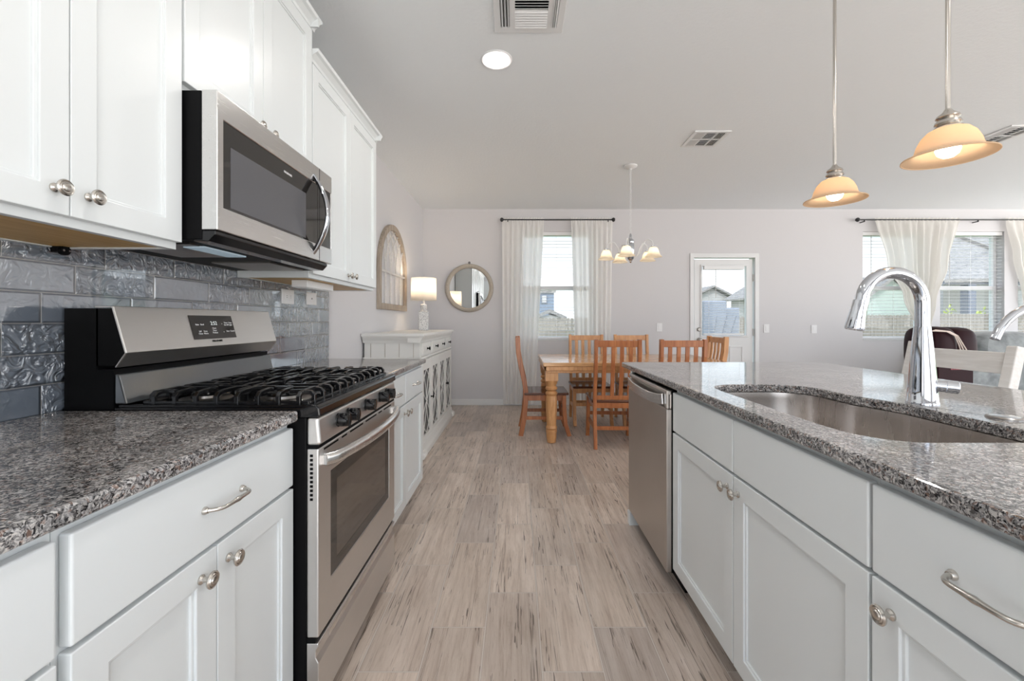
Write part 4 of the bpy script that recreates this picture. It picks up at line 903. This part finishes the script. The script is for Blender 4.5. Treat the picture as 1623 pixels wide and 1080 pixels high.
for k in range(7): b.bar([(3.462+.019*k, 3.395, .785), (3.468+.019*k+(.006 if k % 2 else -.004), 3.395, .825)], .003, .005, up=(0, 1, 0))
b.box(3.455, 3.60, 3.393, 3.397, .782, .786); b.box(3.452, 3.60, 3.393, 3.397, .826, .831); obj('stitching', b, 'pink_thread', tw, label='pink stitched border')
sf = thing('sofa', 'grey velvet sofa with puffed back cushions, right of the maroon armchair', 'sofa', (5.8, 4.8, 0))
b = B(); b.box(4.63, 7.2, 4.40, 4.62, .06, .855); obj('back', b, 'grey_velvet', sf, bevel=.03, seg=4)
b = B(); b.box(4.63, 7.2, 4.625, 5.25, .06, .42); obj('seat_base', b, 'grey_velvet', sf, bevel=.03, seg=4)
for k in range(3): x = 4.83+k*.80; obj('back_cushion', blob(x, x+.86, 4.40, 4.84, .50, 1.06, 1), 'grey_velvet', sf, sub=2, smooth=True)
for x in (4.7, 7.1):
    for y in (4.45, 5.15): b = B(); b.box(x, x+.05, y, y+.05, 0, .065); obj('leg', b, 'black_satin', sf)

# ------------------------------------------------------------------ refrigerator behind the viewpoint (seen in the mirror)
rf = thing('refrigerator', 'stainless refrigerator seen only in the round mirror', 'refrigerator', (-.95, -.82, 0))
b = B(); b.box(XL+.02, -.66, -1.28, -.36, .02, 1.78); obj('body', b, 'black_satin', rf, bevel=.004)
for y0, y1, hy in ((-1.28, -.823, -.87), (-.817, -.36, -.77)):
    b = B(); b.box(-.66, -.60, y0, y1, .75, 1.78); d = obj('door', b, 'stainless_vertical', rf, bevel=.006)
    b = B(); b.tube([(-.60, hy, .85), (-.54, hy, .92), (-.53, hy, 1.25), (-.54, hy, 1.6), (-.60, hy, 1.68)], .013, 10); obj('handle', b, 'stainless_bright', d, smooth=True)
b = B(); b.box(-.66, -.60, -1.28, -.36, .06, .74); obj('drawer', b, 'stainless_vertical', rf, bevel=.006)
b = B(); b.box(XL+.001, -.55, -1.5, -1.30, 0, 2.4); tag(obj('pantry_cabinet', b, 'cabinet_white', bevel=.003), 'tall white pantry panel beside the refrigerator, behind the viewpoint', 'cabinet')

# ------------------------------------------------------------------ outdoors
GZ = -.35
b = B(); b.box(-40, 60, YB+.2, 70, GZ-.1, GZ); o = tag(obj('lawn', b, 'grass'), 'flat green lawn outside beyond the windows', 'lawn'); o['kind'] = 'structure'
FYY = 17.0
def fence(label, x0, x1, zt):
    t_ = thing('fence_panel', label, 'fence', ((x0+x1)/2, FYY, GZ), 'weathered fence panels')
    b = B(); x = x0
    while x < x1-.15:
        w = .138; z = zt+random.uniform(-.01, .01); b.prism([(x, GZ), (x+w, GZ), (x+w, z-.035), (x+w-.035, z), (x+.035, z), (x, z-.035)], 'y', FYY, FYY+.018); x += .146
    obj('pickets', b, 'fence_wood', t_)
    b = B(); b.box(x0, x1, FYY+.018, FYY+.058, zt-.35, zt-.26); b.box(x0, x1, FYY+.018, FYY+.058, GZ+.3, GZ+.39); obj('rail', b, 'fence_wood', t_)
    b = B(); b.box(x1-.1, x1, FYY+.018, FYY+.11, GZ, zt-.05); obj('post', b, 'fence_wood', t_)
fence('weathered grey fence seen through the dining window', -3, 5.4, 1.30)
fence('fence section seen through the back door glass', 5.4, 12.5, 1.36)
fence('fence section seen through the left living room window', 12.5, 16.6, 1.42)
fence('fence section below the patio roof in the right living room window', 16.6, 20.5, 1.47); fence('fence section at the right picture edge', 20.5, 27, 1.47)
def px(x, y, Y): return ((x-820)*Y/675, H-(y-509.5)*Y/675)
# houses
def house(label, wallm, x0, x1, y0, y1, ze, zr2, ridge, ov=.4, rm='shingles'):
    t_ = thing('neighbour_house', label, 'house', ((x0+x1)/2, (y0+y1)/2, GZ))
    b = B(); b.box(x0, x1, y0, y1, GZ, ze)
    if ridge == 'y': b.prism([(x0, ze), (x1, ze), ((x0+x1)/2, zr2-.1)], 'y', y0, y1)
    obj('wall', b, wallm, t_)
    b = B(); xm, ym = (x0+x1)/2, (y0+y1)/2
    if ridge == 'x': b.prism([(y0-ov, ze-.1), (ym, zr2), (y1+ov, ze-.1), (y1+ov, ze+.05), (ym, zr2+.18), (y0-ov, ze+.05)], 'x', x0-ov, x1+ov)
    else: b.prism([(x0-ov, ze-.12), (xm, zr2), (x1+ov, ze-.12), (x1+ov, ze+.05), (xm, zr2+.18), (x0-ov, ze+.05)], 'y', y0-ov, y1+ov)
    obj('roof', b, rm, t_); return t_
a0 = px(838, 0, 24)[0]; a1 = px(878, 0, 24)[0]
h1 = house('blue-grey two-storey house wing seen through the dining window', 'siding_blue', a0-3, a1, 24, 30, px(0, 462, 24)[1], px(0, 462, 24)[1]+.15, 'x', .1)
b = B(); w0 = px(858, 0, 23.98)[0]; w1 = px(867, 0, 23.98)[0]; b.box(w0, w1, 23.93, 23.99, px(0, 481, 24)[1], px(0, 468, 24)[1]); f_ = obj('window', b, 'outdoor_trim', h1); b = B(); b.box(w0+.04, w1-.04, 23.91, 23.935, px(0, 480, 24)[1], px(0, 469, 24)[1]); obj('pane', b, 'siding_tan', f_)
house('low gabled house just above the fence in the dining window', 'siding_tan', px(850, 0, 21)[0], px(893, 0, 21)[0], 21, 23, px(0, 504, 21)[1], px(0, 496, 21)[1], 'y', .15)
house('distant house with hipped roof left of centre in the back door glass', 'siding_tan', px(1105, 0, 40)[0], px(1152, 0, 40)[0], 40, 46, px(0, 470, 40)[1], px(0, 456, 40)[1], 'y', .5)
house('distant house with gable at the right of the back door glass', 'siding_tan', px(1163, 0, 38)[0], px(1220, 0, 38)[0], 34, 38.5, px(0, 476, 38)[1], px(0, 455, 38)[1], 'y', .5)
house('pale green gabled house in the left living room window', 'siding_green', px(1375, 0, 22)[0], px(1452, 0, 22)[0], 22, 27, px(0, 472, 22)[1], px(0, 440, 22)[1], 'y', .35)
# covered patio house
hp = thing('neighbour_house', 'tan house with shingled patio roof on a square column in the right living room window', 'house', (px(1560, 0, 24)[0], 24, GZ))
x0, _ = px(1484, 0, 21); x1, _ = px(1680, 0, 21)
b = B(); b.box(px(1495, 0, 25)[0], px(1700, 0, 25)[0], 25, 30, GZ, px(0, 444, 25)[1]); obj('wall', b, 'siding_tan', hp)
ze = px(0, 444, 21)[1]
b = B(); vs = [b.bm.verts.new(p) for p in ((x0, 20.6, ze), (x1, 20.6, ze+.1), (x1, 26.5, ze+3.6), (px(1625, 0, 26.5)[0], 26.5, ze+3.6), (x0, 20.6, ze-.18), (x1, 20.6, ze-.08), (x1, 26.5, ze+3.4), (px(1625, 0, 26.5)[0], 26.5, ze+3.4))]
for f in ((0, 1, 2, 3), (7, 6, 5, 4), (0, 4, 5, 1), (1, 5, 6, 2), (2, 6, 7, 3), (3, 7, 4, 0)): b.bm.faces.new([vs[i] for i in f])
obj('roof', b, 'shingles', hp)
b = B(); b.box(x0+.15, x1, 20.7, 20.95, px(0, 452, 21)[1], ze-.05); obj('patio_beam', b, 'outdoor_trim', hp)
b = B(); b.box(px(1525, 0, 21)[0], px(1537, 0, 21)[0], 20.7, 21.1, GZ, px(0, 452, 21)[1]); obj('column', b, 'outdoor_trim', hp)
def shrub(label, x0, x1, y, z0, z1, seed):
    rnd = random.Random(seed); b = B()
    for i in range(500):
        a = rnd.uniform(0, 6.28); q = rnd.random()**.5; c = Vector(((x0+x1)/2+(x1-x0)/2*q*math.cos(a), y+.3*q*math.sin(a), z0+(z1-z0)*rnd.random()*(1.05-.4*q)))
        d1 = Vector((rnd.uniform(-1, 1), rnd.uniform(-1, 1), rnd.uniform(-1, 1))).normalized()*.09; d2 = d1.cross(Vector((rnd.random(), rnd.random(), 1))).normalized()*.04
        vs = [b.bm.verts.new(c+d) for d in (-d1, d2, d1, -d2)]; b.bm.faces.new(vs)
    return tag(obj('shrub', b, 'leaf'), label, 'shrub', 'yellow-green shrubs behind the fence')
shrub('yellow-green shrub left of the patio column', px(1489, 0, 18.5)[0], px(1523, 0, 18.5)[0], 18.5, GZ, px(0, 483, 18.5)[1], 1)
shrub('yellow-green shrub right of the patio column', px(1538, 0, 18.5)[0], px(1580, 0, 18.5)[0], 18.5, GZ, px(0, 485, 18.5)[1], 2)
t_ = thing('storage_shed', 'low blue-grey covered structure outside the back door glass', 'shed', (px(1148, 0, 11)[0], 11.3, GZ))
b = B(); b.box(px(1116, 0, 11)[0], px(1152, 0, 11)[0], 11, 11.6, GZ, px(0, 477, 11)[1]); b.box(px(1152, 0, 11)[0], px(1176, 0, 11)[0], 11.1, 11.6, GZ, px(0, 488, 11)[1]); obj('cover', b, 'bluegrey_cover', t_, bevel=.03)
b = B()
for k in range(3): b.tube([(5.05+.15*k, 10.9, GZ), (5.0+.2*k, 10.88, .7), (5.1+.25*k, 10.88, 1.3)], .012, 5)
tag(obj('bare_sapling', b, 'outdoor_trim', smooth=True), 'thin bare stems before the blue-grey cover outside the door', 'plant')
